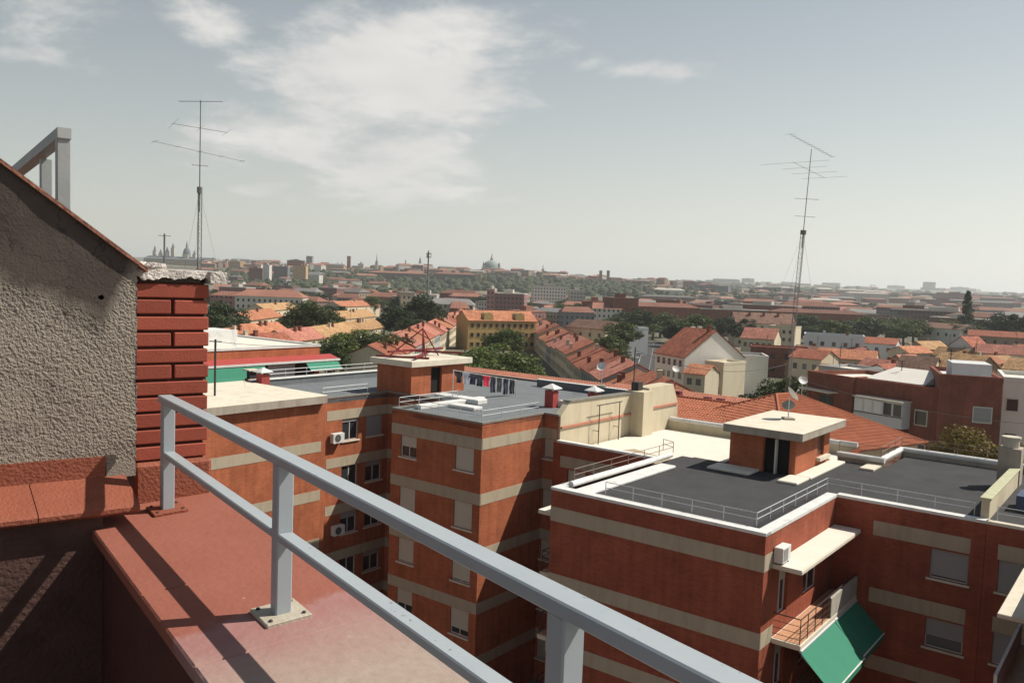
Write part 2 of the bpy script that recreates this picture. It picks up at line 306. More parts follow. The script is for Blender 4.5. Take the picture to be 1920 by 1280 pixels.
PAVE=plain('pavement_slabs',(0.15,0.135,0.12),0.9,0.12,1.2,0.2,30)
def road():
    a=Vector((24.8,178.6,0)); b=Vector((57.2,360.6,0)); d=(b-a).normalized(); n=Vector((d.y,-d.x,0))
    def strip(u0,u1,z): return MB().quad(a+n*u0+Vector((0,0,z)),a+n*u1+Vector((0,0,z)),b+n*u1+Vector((0,0,z)),b+n*u0+Vector((0,0,z)))
    single('road',strip(-1.5,9,0.03),ASPH,kind='structure')
    for u0,u1 in ((-3.6,-1.5),(9,11)):
        mb=MB(); p=[a+n*u0,a+n*u1,b+n*u1,b+n*u0]; mb.prism([(q.x,q.y) for q in p],-0.2,0.15); single('pavement',mb,PAVE,kind='structure')
    mk=MB()
    L=(b-a).length
    for i in range(int(L/6)): 
        s=a+d*(i*6); mk.quad(*(s+d*q[1]+n*q[0]+Vector((0,0,0.034)) for q in ((3.68,0),(3.82,0),(3.82,2.5),(3.68,2.5))))
    single('lane_marking',mk,WHITE,kind='structure')
    return a,b,d,n
ROAD=road()
single('courtyard',MB().quad((-60,8,0.05),(60,8,0.05),(60,104,0.05),(-60,104,0.05)),PAVE,kind='structure')
# ================================================================== the terrace we stand on
OA=-math.atan2(0.806,0.592)               # parapet runs along local x (towards near right), local y points outwards
Z0=H                                       # heights below are relative to the eye
ROUGH=None
def terrace():
    OBR=brick('own_brick',(0.33,0.10,0.055),(0.27,0.08,0.045),(0.28,0.18,0.13))
    PAINT=plain('red_oxide_paint',(0.235,0.071,0.041),0.75,0.14,5,0.35,90,grime=0.18)
    # worn, ribbed coping: paint rubbed off to pinkish cement towards the near end
    m,nt,b=nodes('worn_coping'); N=nt.nodes; L=nt.links
    tc=N.new('ShaderNodeTexCoord'); sx=N.new('ShaderNodeSeparateXYZ'); L.new(tc.outputs['Object'],sx.inputs[0])
    n1=N.new('ShaderNodeTexNoise'); n1.inputs['Scale'].default_value=4.5; n1.inputs['Detail'].default_value=9; n1.inputs['Roughness'].default_value=0.7; L.new(tc.outputs['Object'],n1.inputs['Vector'])
    n2=N.new('ShaderNodeTexNoise'); n2.inputs['Scale'].default_value=42; n2.inputs['Detail'].default_value=6; L.new(tc.outputs['Object'],n2.inputs['Vector'])
    def mm(op,a,bb):
        k=N.new('ShaderNodeMath'); k.operation=op
        for i,v in enumerate((a,bb)):
            if isinstance(v,(int,float)): k.inputs[i].default_value=v
            else: L.new(v,k.inputs[i])
        return k.outputs[0]
    # local x measured from the terrace root (root at s=0): paint ends a bit before the second post
    edge=mm('ADD',sx.outputs[0],mm('MULTIPLY',mm('SUBTRACT',n1.outputs[0],0.5),0.26))
    r1=N.new('ShaderNodeMapRange'); L.new(edge,r1.inputs[0]); r1.inputs[1].default_value=-2.06; r1.inputs[2].default_value=-2.02
    r2=N.new('ShaderNodeMapRange'); L.new(edge,r2.inputs[0]); r2.inputs[1].default_value=-1.98; r2.inputs[2].default_value=-1.62
    orange=N.new('ShaderNodeMix'); orange.data_type='RGBA'; L.new(n1.outputs[0],orange.inputs[0]); orange.inputs[6].default_value=(0.225,0.072,0.047,1); orange.inputs[7].default_value=(0.29,0.108,0.078,1)
    pink=N.new('ShaderNodeMix'); pink.data_type='RGBA'; L.new(n1.outputs[0],pink.inputs[0]); pink.inputs[6].default_value=(0.25,0.10,0.096,1); pink.inputs[7].default_value=(0.33,0.19,0.17,1)
    cem=N.new('ShaderNodeMix'); cem.data_type='RGBA'; L.new(n2.outputs[0],cem.inputs[0]); cem.inputs[6].default_value=(0.29,0.215,0.18,1); cem.inputs[7].default_value=(0.39,0.315,0.265,1)
    a=N.new('ShaderNodeMix'); a.data_type='RGBA'; L.new(r1.outputs[0],a.inputs[0]); L.new(orange.outputs[2],a.inputs[6]); L.new(pink.outputs[2],a.inputs[7])
    c=N.new('ShaderNodeMix'); c.data_type='RGBA'; L.new(r2.outputs[0],c.inputs[0]); L.new(a.outputs[2],c.inputs[6]); L.new(cem.outputs[2],c.inputs[7])
    sp=N.new('ShaderNodeTexNoise'); sp.inputs['Scale'].default_value=26; sp.inputs['Detail'].default_value=3; L.new(tc.outputs['Object'],sp.inputs['Vector'])
    spr=N.new('ShaderNodeMapRange'); L.new(sp.outputs[0],spr.inputs[0]); spr.inputs[1].default_value=0.72; spr.inputs[2].default_value=0.76; spr.inputs[4].default_value=0.7
    d=N.new('ShaderNodeMix'); d.data_type='RGBA'; L.new(spr.outputs[0],d.inputs[0]); L.new(c.outputs[2],d.inputs[6]); d.inputs[7].default_value=(0.40,0.27,0.21,1)
    L.new(d.outputs[2],b.inputs['Base Color']); b.inputs['Roughness'].default_value=0.85; b.inputs['Specular IOR Level'].default_value=0.25
    w=N.new('ShaderNodeTexWave'); w.bands_direction='X'; w.inputs['Scale'].default_value=52; L.new(tc.outputs['Object'],w.inputs[0])
    h=mm('ADD',mm('MULTIPLY',mm('MULTIPLY',w.outputs['Fac'],r2.outputs[0]),0.35),mm('MULTIPLY',n2.outputs[0],0.8))
    bp=N.new('ShaderNodeBump'); bp.inputs['Strength'].default_value=0.55; bp.inputs['Distance'].default_value=0.006; L.new(h,bp.inputs['Height']); L.new(bp.outputs[0],b.inputs['Normal'])
    COP=m
    # ---- building body below
    t=Thing('apartment_building','brick apartment block in the foreground that carries the terrace','building',(0,0,0),OA)
    t.part('wall',MB().box(-14,7,-11,0.955,0,21.20),OBR)
    t.part('floor_slab',MB().box(-14,7,-11,0.953,21.204,21.25),plain('terrace_tiles',(0.09,0.045,0.036),0.7,0.15,3,0.2,40,grime=0.3))  # tile colour is darkened to hold the terrace's deep shade
    INNER=plain('shade_dark_maroon',(0.085,0.032,0.026),0.8,0.2,5,0.35,60,grime=0.3)  # dark tone puts the shade inside the parapet into the colour
    # ---- parapet with coping slabs, tilted slightly inwards
    t=Thing('parapet','red painted terrace parapet with broad worn coping under the grey railing','parapet',(0,0,21.25),OA)
    t.part('parapet_wall',MB().box(-3.6,3,0.56,0.95,21.254,22.085),INNER)
    tilt=0.055
    s0=-3.6; k=0
    cuts=[-3.6,-2.36,-1.86,-1.36,-0.86,-0.36,0.14,0.64,1.14,2.0]
    for a0,a1 in zip(cuts,cuts[1:]):
        mb=MB(); g=0.0022; nx=6; ny=8; zt=lambda y: 22.14+tilt*(y-0.78)
        mb.bbox(a0+g,a1-g,0.525,0.99,22.10,22.14,0.005)
        mb.v=[(x,y+(0.004*noise.noise((x*7,0,2)) if y<0.55 or y>0.97 else 0),z+tilt*(y-0.78)+0.0025*noise.noise((x*3.1,y*4,1.3))) for x,y,z in mb.v]
        t.part('coping_slab',mb,COP)
    # mortar bed under the slabs so that the joints are dark and shallow
    mb=MB().box(-3.6,2.0,0.54,0.97,22.08,22.096); mb.v=[(x,y,z+tilt*(y-0.78)) for x,y,z in mb.v]; t.part('mortar_bed',mb,CONCD)
    # ---- railing
    m,nt,b=nodes('blue_grey_paint'); N=nt.nodes; L=nt.links
    tc=N.new('ShaderNodeTexCoord'); n1=N.new('ShaderNodeTexNoise'); n1.inputs['Scale'].default_value=9; n1.inputs['Detail'].default_value=9; n1.inputs['Roughness'].default_value=0.7; L.new(tc.outputs['Object'],n1.inputs['Vector'])
    mx=N.new('ShaderNodeMix'); mx.data_type='RGBA'; L.new(n1.outputs[0],mx.inputs[0]); mx.inputs[6].default_value=(0.265,0.30,0.325,1); mx.inputs[7].default_value=(0.35,0.385,0.41,1)
    v=N.new('ShaderNodeTexNoise'); v.inputs['Scale'].default_value=75; v.inputs['Detail'].default_value=2; L.new(tc.outputs['Object'],v.inputs['Vector'])
    vr=N.new('ShaderNodeMapRange'); L.new(v.outputs[0],vr.inputs[0]); vr.inputs[1].default_value=0.67; vr.inputs[2].default_value=0.70; vr.inputs[4].default_value=0.75
    # drops of grime sit on the upward faces in patches
    geo=N.new('ShaderNodeNewGeometry'); sg=N.new('ShaderNodeSeparateXYZ'); L.new(geo.outputs['Normal'],sg.inputs[0])
    pm=N.new('ShaderNodeMapRange'); pn=N.new('ShaderNodeTexNoise'); pn.inputs['Scale'].default_value=3.0; L.new(tc.outputs['Object'],pn.inputs['Vector']); L.new(pn.outputs[0],pm.inputs[0]); pm.inputs[1].default_value=0.45; pm.inputs[2].default_value=0.6
    f=N.new('ShaderNodeMath'); f.operation='MULTIPLY'; L.new(vr.outputs[0],f.inputs[0]); L.new(pm.outputs[0],f.inputs[1])
    f2=N.new('ShaderNodeMath'); f2.operation='MULTIPLY'; f2.use_clamp=True; L.new(f.outputs[0],f2.inputs[0]); L.new(sg.outputs[2],f2.inputs[1])
    dx=N.new('ShaderNodeMix'); dx.data_type='RGBA'; L.new(f2.outputs[0],dx.inputs[0]); L.new(mx.outputs[2],dx.inputs[6]); dx.inputs[7].default_value=(0.12,0.13,0.15,1)
    L.new(dx.outputs[2],b.inputs['Base Color']); b.inputs['Roughness'].default_value=0.42; b.inputs['Specular IOR Level'].default_value=0.5
    bp=N.new('ShaderNodeBump'); bp.inputs['Strength'].default_value=0.12; bp.inputs['Distance'].default_value=0.002; L.new(n1.outputs[0],bp.inputs['Height']); L.new(bp.outputs[0],b.inputs['Normal'])
    RAIL=m
    t=Thing('metal_railing','blue grey painted square-tube railing with two bars along the terrace parapet','railing',(-2.0,0.78,22.14),OA)
    PL=plain('plate_paint',(0.40,0.36,0.29),0.6,0.12,20,0.2,90,grime=0.35)
    zt=22.552
    for i,s in enumerate((-3.115,-2.008,-0.905,0.2,1.3)):
        p=t.part('post',MB().bbox(s-0.0205,s+0.0205,0.7595,0.8005,22.142,zt-0.024,0.003),RAIL)
        pl=MB().bbox(s-0.062,s+0.062,0.722,0.838,22.138,22.15,0.002); pl.v=[(x,y,z+tilt*(y-0.78)) for x,y,z in pl.v]
        t.part('base_plate',pl,PL if i else PAINT,p)
        for bx,by in ((-.045,-.043),(.045,-.043),(.045,.043),(-.045,.043)):
            zb=22.15+tilt*by; t.part('bolt',MB().lathe([(0.0055,zb-0.001),(0.0055,zb+0.003),(0.003,zb+0.005)],s+bx,0.78+by,8),DARKM,p)
    t.part('top_rail',MB().bbox(-3.16,2.0,0.756,0.804,zt-0.025,zt,0.003),RAIL)
    for a0,a1 in ((-3.0945,-2.0285),(-1.9875,-0.9255),(-0.8845,0.1795),(0.2205,1.2795)):
        t.part('middle_rail',MB().bbox(a0-0.001,a1+0.001,0.760,0.800,22.336,22.357,0.003),RAIL)
    # ---- brick pillar at the end of the parapet
    t=Thing('brick_pillar','red painted brick pillar with broken concrete cap at the parapet end','pillar',(-3.42,0.85,22.14),OA)
    PB=plain('painted_brick',(0.27,0.062,0.038),0.75,0.12,9,0.12,140,grime=0.2,rnd=0.14)
    JN=plain('recessed_joint',(0.075,0.028,0.022),0.95,0.2,12)
    y0,y1,x0,x1=0.706,0.966,-3.56,-3.28
    t.part('core',MB().box(x0+0.014,x1-0.016,y0+0.014,y1-0.012,22.10,22.955),JN)
    pt=MB().bbox(x0-0.02,x1+0.022,y0-0.005,y1+0.014,22.12,22.285,0.012); pt.v=[(x+0.004*noise.noise((z*9,y*9,0)),y+0.004*noise.noise((x*9,z*9,4)),z+0.006*noise.noise((x*8,y*8,7))) for x,y,z in pt.v]
    t.part('plinth',pt,PAINT)
    random.seed(4); zc=22.292; hb=0.0505; j=0.010; row=0
    while zc+hb<22.99:
        segs=[(y0,y1)] if row%2==0 else [(y0,(y0+y1)/2-0.006),((y0+y1)/2+0.006,y1)]
        for sy0,sy1 in segs:
            q=random.uniform(-0.0025,0.0025); r=random.uniform(-0.002,0.002)
            t.part('brick',MB().bbox(x1-0.115,x1+q,sy0+max(0,r),sy1+min(0,r)+ (0.003 if row%3 else 0),zc+random.uniform(-.001,.001),zc+hb+random.uniform(-.0015,.0015),0.0035),PB)
        # returns on the outer and rear sides
        t.part('brick',MB().bbox(x0,x1-0.127,y1-0.115,y1+random.uniform(-.002,.002),zc,zc+hb,0.0035),PB)
        t.part('brick',MB().bbox(x0,x1-0.127,y0,y0+0.115,zc,zc+hb,0.0035),PB)
        zc+=hb+j; row+=1
    ztop=zc
    # crumbled mortar bed and concrete cap
    mb=MB(); nx=46
    def ragged(y,k): return 0.010*noise.noise((y*23,k,0.3))+0.008*noise.noise((y*61,k,2.3))
    t.part('mortar_bed',MB().box(x0+0.03,x1-0.03,y0+0.005,y1-0.02,22.95,ztop+0.012),plain('old_mortar',(0.15,0.125,0.10),0.95,0.25,30,0.8,70))
    cap=MB(); ny=60; ya,yb=y0-0.015,y1+0.062
    for i in range(ny+1):
        y=ya+(yb-ya)*i/ny; fz=(y-ya)/(yb-ya)
        lo=ztop+0.010+ragged(y,1)*(1.1 if fz<0.80 else 0.05); hi=ztop+0.044+0.004*noise.noise((y*30,5,1))+0.004*(1-fz)
        if fz<0.25: hi+=0.012*noise.noise((y*40,1,9))
        if fz>0.80: lo=ztop-0.004
        f0=x1+0.012+ragged(y*0.35,3)*(0.9 if fz<0.80 else 0.1)+(0.014 if fz>0.80 else 0); bk=x0-0.04
        cap.v+= [(f0,y,lo),(f0-0.004,y,hi-0.004),(bk,y,hi),(bk,y,lo)]
    for i in range(ny):
        for k in range(4): cap.f.append((i*4+k,i*4+(k+1)%4,(i+1)*4+(k+1)%4,(i+1)*4+k))
    cap.f+=[(3,2,1,0),(ny*4,ny*4+1,ny*4+2,ny*4+3)]
    t.part('cap',cap,plain('cap_concrete',(0.52,0.48,0.44),0.9,0.25,16,0.7,90,grime=0.9))
    for i in range(9):
        random.seed(30+i); y=y0+0.005+random.random()*0.13; x=x1-0.02-random.random()*0.12; r=0.012+0.018*random.random(); zz=ztop+0.044
        rub=MB().lathe([(r*0.8,zz-0.006),(r,zz+r*0.4),(r*0.55,zz+r*0.9)],x,y,6); rub.v=[(a+0.3*r*noise.noise((a*90,b_*90,c_*90)),b_+0.3*r*noise.noise((b_*80,c_*80,a*80)),c_) for a,b_,c_ in rub.v]
        t.part('mortar_lump',rub,MATS['cap_concrete'])
    # ---- rough-cast stair wall on the left
    t=Thing('rendered_wall','rough grey pebbledash stair wall with sloping top on the left','wall',(-3.3,0.3,21.25),OA)
    m,nt,b=nodes('roughcast'); N=nt.nodes; L=nt.links
    tc=N.new('ShaderNodeTexCoord'); vo=N.new('ShaderNodeTexVoronoi'); vo.inputs['Scale'].default_value=240; L.new(tc.outputs['Object'],vo.inputs['Vector'])
    n1=N.new('ShaderNodeTexNoise'); n1.inputs['Scale'].default_value=7; n1.inputs['Detail'].default_value=9; n1.inputs['Roughness'].default_value=0.7; L.new(tc.outputs['Object'],n1.inputs['Vector'])
    n2=N.new('ShaderNodeTexNoise'); n2.inputs['Scale'].default_value=170; n2.inputs['Detail'].default_value=5; L.new(tc.outputs['Object'],n2.inputs['Vector'])
    sx=N.new('ShaderNodeSeparateXYZ'); L.new(tc.outputs['Object'],sx.inputs[0])
    # darker, smoother patch over the upper part (above an uneven line)
    def mm(op,a,bb):
        k=N.new('ShaderNodeMath'); k.operation=op
        for i,v in enumerate((a,bb)):
            if isinstance(v,(int,float)): k.inputs[i].default_value=v
            else: L.new(v,k.inputs[i])
        return k.outputs[0]
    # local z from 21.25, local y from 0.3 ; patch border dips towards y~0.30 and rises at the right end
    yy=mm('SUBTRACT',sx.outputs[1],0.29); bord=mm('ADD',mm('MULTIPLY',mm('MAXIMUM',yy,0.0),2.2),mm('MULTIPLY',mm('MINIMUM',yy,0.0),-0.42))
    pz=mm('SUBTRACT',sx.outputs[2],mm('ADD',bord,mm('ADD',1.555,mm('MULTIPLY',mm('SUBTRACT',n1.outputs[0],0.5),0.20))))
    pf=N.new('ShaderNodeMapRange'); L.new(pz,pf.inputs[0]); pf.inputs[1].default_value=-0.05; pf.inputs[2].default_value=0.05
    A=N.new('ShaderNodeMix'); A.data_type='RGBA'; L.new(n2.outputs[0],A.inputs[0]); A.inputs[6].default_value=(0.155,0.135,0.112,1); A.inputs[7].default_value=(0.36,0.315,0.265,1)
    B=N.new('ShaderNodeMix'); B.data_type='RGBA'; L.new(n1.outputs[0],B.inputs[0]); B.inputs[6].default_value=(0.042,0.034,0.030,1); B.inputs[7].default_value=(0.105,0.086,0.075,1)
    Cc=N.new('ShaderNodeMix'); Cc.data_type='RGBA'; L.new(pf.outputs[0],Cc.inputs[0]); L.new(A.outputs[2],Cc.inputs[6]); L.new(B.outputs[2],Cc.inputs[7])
    # cracks
    cv=N.new('ShaderNodeTexVoronoi'); cv.feature='DISTANCE_TO_EDGE'; cv.inputs['Scale'].default_value=4.2; dn=N.new('ShaderNodeTexNoise'); dn.inputs['Scale'].default_value=14; L.new(tc.outputs['Object'],dn.inputs['Vector'])
    dm=N.new('ShaderNodeMix'); dm.data_type='RGBA'; dm.inputs[0].default_value=0.12; L.new(tc.outputs['Object'],dm.inputs[6]); L.new(dn.outputs['Color'],dm.inputs[7]); L.new(dm.outputs[2],cv.inputs['Vector'])
    ck=N.new('ShaderNodeMapRange'); L.new(cv.outputs['Distance'],ck.inputs[0]); ck.inputs[1].default_value=0.003; ck.inputs[2].default_value=0.011; ck.inputs[3].default_value=0.55; ck.inputs[4].default_value=0
    ckf=mm('MULTIPLY',ck.outputs[0],pf.outputs[0])
    D=N.new('ShaderNodeMix'); D.data_type='RGBA'; L.new(ckf,D.inputs[0]); L.new(Cc.outputs[2],D.inputs[6]); D.inputs[7].default_value=(0.03,0.025,0.02,1)
    st=N.new('ShaderNodeTexNoise'); st.inputs['Scale'].default_value=9; st.inputs['Detail'].default_value=5; L.new(tc.outputs['Object'],st.inputs['Vector']); sr=N.new('ShaderNodeMapRange'); L.new(st.outputs[0],sr.inputs[0]); sr.inputs[1].default_value=0.66; sr.inputs[2].default_value=0.74; sr.inputs[4].default_value=0.8
    Ee=N.new('ShaderNodeMix'); Ee.data_type='RGBA'; L.new(sr.outputs[0],Ee.inputs[0]); L.new(D.outputs[2],Ee.inputs[6]); Ee.inputs[7].default_value=(0.05,0.035,0.028,1)
    L.new(Ee.outputs[2],b.inputs['Base Color']); b.inputs['Roughness'].default_value=0.95; b.inputs['Specular IOR Level'].default_value=0.15
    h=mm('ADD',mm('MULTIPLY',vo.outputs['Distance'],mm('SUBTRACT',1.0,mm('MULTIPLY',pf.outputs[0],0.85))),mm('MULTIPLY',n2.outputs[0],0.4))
    bp=N.new('ShaderNodeBump'); bp.inputs['Strength'].default_value=0.7; bp.inputs['Distance'].default_value=0.003; L.new(h,bp.inputs['Height']); L.new(bp.outputs[0],b.inputs['Normal'])
    RC=m
    xf=-3.24; zb=22.300
    def ztopw(y): return 23.012+(0.702-y)*0.745
    mb=MB(); NY=270; NZ=330; ys0,ys1=0.1,0.702
    hole=(0.585,22.895,0.0085)
    for i in range(NY+1):
        y=ys0+(ys1-ys0)*i/NY; zt_=ztopw(y)
        for k in range(NZ+1):
            z=zb+(zt_-zb)*k/NZ
            yy_=y-0.59; bd=22.805+max(yy_,0)*2.2+min(yy_,0)*-0.42+0.05*noise.noise((y*7,z*7,1.1))
            fr=1.0 if z<bd else 0.22
            dx=0.0020*fr*(noise.noise((y*125,z*125,0.5))+0.8*noise.noise((y*240,z*240,4.5)))+0.006*noise.noise((y*6,z*6,9.1))
            r=math.hypot(y-hole[0],(z-hole[1])*1.1)
            if r<hole[2]: dx-=0.05
            edge=0.006*noise.noise((z*60,3.3,1.0)) if i==NY else 0
            mb.v.append((xf+dx,y+edge,z))
    n=NZ+1
    for i in range(NY):
        for k in range(NZ): mb.f.append((i*n+k,(i+1)*n+k,(i+1)*n+k+1,i*n+k+1))
    # back and side skin
    o=len(mb.v)
    mb.add([(-3.36,ys0,zb),(-3.36,ys1,zb),(-3.36,ys1,ztopw(ys1)),(-3.36,ys0,ztopw(ys0)),(xf,ys1,zb),(xf,ys1,ztopw(ys1)),(xf,ys0,ztopw(ys0)),(xf,ys0,zb)],[(1,0,3,2),(4,1,2,5),(5,2,3,6),(7,6,3,0),(7,0,1,4)])
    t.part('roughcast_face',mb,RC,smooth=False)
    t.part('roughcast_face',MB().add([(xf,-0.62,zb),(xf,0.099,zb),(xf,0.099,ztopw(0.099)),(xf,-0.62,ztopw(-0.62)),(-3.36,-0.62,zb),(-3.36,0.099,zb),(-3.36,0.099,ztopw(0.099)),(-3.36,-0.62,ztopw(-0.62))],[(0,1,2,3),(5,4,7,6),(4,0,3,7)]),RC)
    # sloping top: thin clay coping
    mb=MB(); yA,yB=-0.62,0.735
    for dy0,dy1,m0 in ((0,0,0),):
        za,zb2=ztopw(yA),ztopw(yB)
        mb.add([(xf-0.19,yA,za+0.001),(xf+0.018,yA,za+0.001),(xf+0.018,yB,zb2+0.001),(xf-0.19,yB,zb2+0.001),(xf-0.19,yA,za+0.016),(xf+0.018,yA,za+0.016),(xf+0.018,yB,zb2+0.016),(xf-0.19,yB,zb2+0.016)],
               [(3,2,1,0),(4,5,6,7),(0,1,5,4),(1,2,6,5),(2,3,7,6),(3,0,4,7)])
    t.part('coping',mb,plain('clay_coping',(0.24,0.11,0.075),0.85,0.2,14,0.4,60,grime=0.3))
    # red skirt and clay ledge at the foot, wall below
    sk=MB().box(-3.36,xf+0.004,-0.62,0.60,22.255,22.3315); t.part('skirt',sk,PAINT)
    t.part('skirt',MB().box(-3.36,xf+0.003,0.603,0.70,22.25,22.302),RC)
    yl=-0.62; k=0
    for a0,a1 in ((-0.62,-0.30),(-0.297,0.03),(0.033,0.36),(0.363,0.665)):
        lg=MB(); xb,xe=xf-0.02,xf+0.235; pr=[(xb,22.262),(xe-0.012,22.205),(xe,22.196),(xe,22.182),(xe-0.012,22.172),(xb,22.192)]
        n6=len(pr); lg.v=[(x,a0,z) for x,z in pr]+[(x,a1,z) for x,z in pr]; lg.f=[tuple(range(n6)),tuple(range(2*n6-1,n6-1,-1))]+[(i,n6+i,n6+(i+1)%n6,(i+1)%n6) for i in range(n6)]
        t.part('ledge_tile',lg,PAINT)
    t.part('base_wall',MB().box(-3.36,xf+0.19,-0.62,0.558,21.254,22.19),plain('shade_dark_base',(0.085,0.045,0.037),0.9,0.2,7,0.4,60,grime=0.5))  # base wall colour darkened to imitate the shade under the ledge
    # ---- steel frame behind the wall
    t=Thing('steel_frame','grey square-tube handrail frame standing behind the sloping wall','handrail',(-3.75,0.45,21.25),OA)
    GF=plain('grey_frame_paint',(0.30,0.315,0.32),0.5,0.08,9,0.05,60)
    pa=atY(118,252,3.30); pb=atY(86,285,3.62); pc=atY(22,330,4.3)
    c,s=math.cos(-OA),math.sin(-OA)
    def loc(v): return Vector((c*v.x-s*v.y, s*v.x+c*v.y, v.z))
    a_,b_,c_=loc(pa),loc(pb),loc(pc)
    t.part('post',MB().bbox(a_.x-0.024,a_.x+0.024,a_.y-0.024,a_.y+0.024,21.254,a_.z-0.001,0.003),GF)
    t.part('post',MB().bbox(b_.x-0.022,b_.x+0.022,b_.y-0.022,b_.y+0.022,21.254,b_.z-0.03,0.003),GF)
    d=(c_-a_); d.z=d.z; dn=d.normalized(); side=Vector((-dn.y,dn.x,0)).normalized(); upv=dn.cross(side); 
    if upv.z<0: upv=-upv
    mb=MB(); st_=a_-dn*0.03; en=c_+dn*0.9
    vs=[]
    for q in (st_,en):
        for u,v in ((-1,-1),(1,-1),(1,1),(-1,1)): vs.append(q+side*(0.024*u)+upv*(0.02*v))
    mb.add(vs,[(0,1,2,3),(7,6,5,4),(0,4,5,1),(1,5,6,2),(2,6,7,3),(3,7,4,0)]); t.part('handrail',mb,GF)
terrace()
# ================================================================== neighbouring brick blocks (frame D: local x = right/near, local y = right/far)
DA=R(52)-math.pi/2
def facade(mb, P, Q, z0, z1, holes, depth=0.14):
    """one wall plane from P to Q (outside on the right), with real window recesses; holes=(d0,d1,za,zb)"""
    P=Vector((P[0],P[1],0)); Q=Vector((Q[0],Q[1],0)); L=(Q-P).length; d=(Q-P)/L; n=Vector((d.y,-d.x,0))
    us=sorted({0,L,*[h[0] for h in holes],*[h[1] for h in holes]}); zs=sorted({z0,z1,*[h[2] for h in holes],*[h[3] for h in holes]})
    pt=lambda u,z,k=0: P+d*u-n*k+Vector((0,0,z))
    for a,b in zip(us,us[1:]):
        for c,e in zip(zs,zs[1:]):
            if any(h[0]<=a+1e-6 and h[1]>=b-1e-6 and h[2]<=c+1e-6 and h[3]>=e-1e-6 for h in holes): continue
            mb.quad(pt(a,c),pt(b,c),pt(b,e),pt(a,e))
    for a,b,c,e in holes:
        k=depth
        mb.quad(pt(a,c),pt(a,e),pt(a,e,k),pt(a,c,k)); mb.quad(pt(b,c),pt(b,c,k),pt(b,e,k),pt(b,e))
        mb.quad(pt(a,e),pt(b,e),pt(b,e,k),pt(a,e,k)); mb.quad(pt(a,c),pt(a,c,k),pt(b,c,k),pt(b,c))
def orient(P,Q):
    P=Vector((P[0],P[1],0)); Q=Vector((Q[0],Q[1],0)); d=(Q-P).normalized(); return P,d,Vector((d.y,-d.x,0))
def obox(mb,P,d,n,u0,u1,k0,k1,z0,z1):       # box on a wall: u along, k outwards
    v=[P+d*u+n*k+Vector((0,0,z)) for z in (z0,z1) for u,k in ((u0,k1),(u1,k1),(u1,k0),(u0,k0))]
    return mb.add(v,[(3,2,1,0),(4,5,6,7),(0,1,5,4),(1,2,6,5),(2,3,7,6),(3,0,4,7)])
def window(t, P, Q, h, blind=1.0, sill=True, depth=0.14, bm=None, mull=1):
    """frame part with pane, roller shutter and sill as its sub-parts"""
    P,d,n=orient(P,Q); a,b,c,e=h; fr=MB(); k1=-depth+0.05; k0=-depth-0.01; w=0.05
    obox(fr,P,d,n,a,a+w,k0,k1,c,e); obox(fr,P,d,n,b-w,b,k0,k1,c,e); obox(fr,P,d,n,a+w,b-w,k0,k1,c,c+w); obox(fr,P,d,n,a+w,b-w,k0,k1,e-w,e)
    for i in range(1,mull+1):
        u=a+(b-a)*i/(mull+1); obox(fr,P,d,n,u-0.025,u+0.025,k0,k1-0.005,c+w,e-w)
    f=t.part('window',fr,FRAME)
    t.part('pane',obox(MB(),P,d,n,a+w,b-w,-depth-0.008,-depth+0.012,c+w,e-w),GLASS,f)
    if blind>0.02: t.part('shutter',obox(MB(),P,d,n,a+0.01,b-0.01,k1+0.004,k1+0.024,e-(e-c)*blind+(0.02 if blind>0.98 else 0),e-0.002),bm or BLIND,f)
    if sill: t.part('sill',obox(MB(),P,d,n,a-0.09,b+0.09,-depth+0.02,0.09,c-0.075,c-0.003),CONC,f)
    return f
def band(t,P,Q,z0,z1,u0=0,u1=None,mat=None,k=0.016):
    L=(Vector(Q)-Vector(P)).length; P,d,n=orient(P,Q); return t.part('band',obox(MB(),P,d,n,u0,(L if u1 is None else u1),-0.05,k,z0,z1),mat or BAND)
def rail_path(t, pts, z, h=0.52, step=1.4, r=0.016, name='roof_rail', mat=None):
    mat=mat or GALV; rails=MB()
    for a,b in zip(pts,pts[1:]):
        for zz in (z+h,z+h*0.52): rails.tube((*a,zz),(*b,zz),r,6)
    ob=t.part(name,rails,mat); done=set()
    for a,b in zip(pts,pts[1:]):
        a=Vector(a); b=Vector(b); n=max(1,round((b-a).length/step))
        for i in range(n+1):
            p=a.lerp(b,i/n); key=(round(p.x,2),round(p.y,2))
            if key in done: continue
            done.add(key); t.part('post',MB().tube((p.x,p.y,z-0.02),(p.x,p.y,z+h),r*1.1,6),mat,ob)
    return ob
def coping(t, pts, z0, z1, w, mat, name='coping', over=0.03):
    """continuous capping along a path, outside on the right"""
    for i,(a,b) in enumerate(zip(pts,pts[1:])):
        P,d,n=orient(a,b); L=(Vector(b)-Vector(a)).length
        t.part(name,obox(MB(),P,d,n,-(over if i==0 else -0.001),L+over,-w,over,z0-0.002*(i%2),z1-0.003*(i%2)),mat)
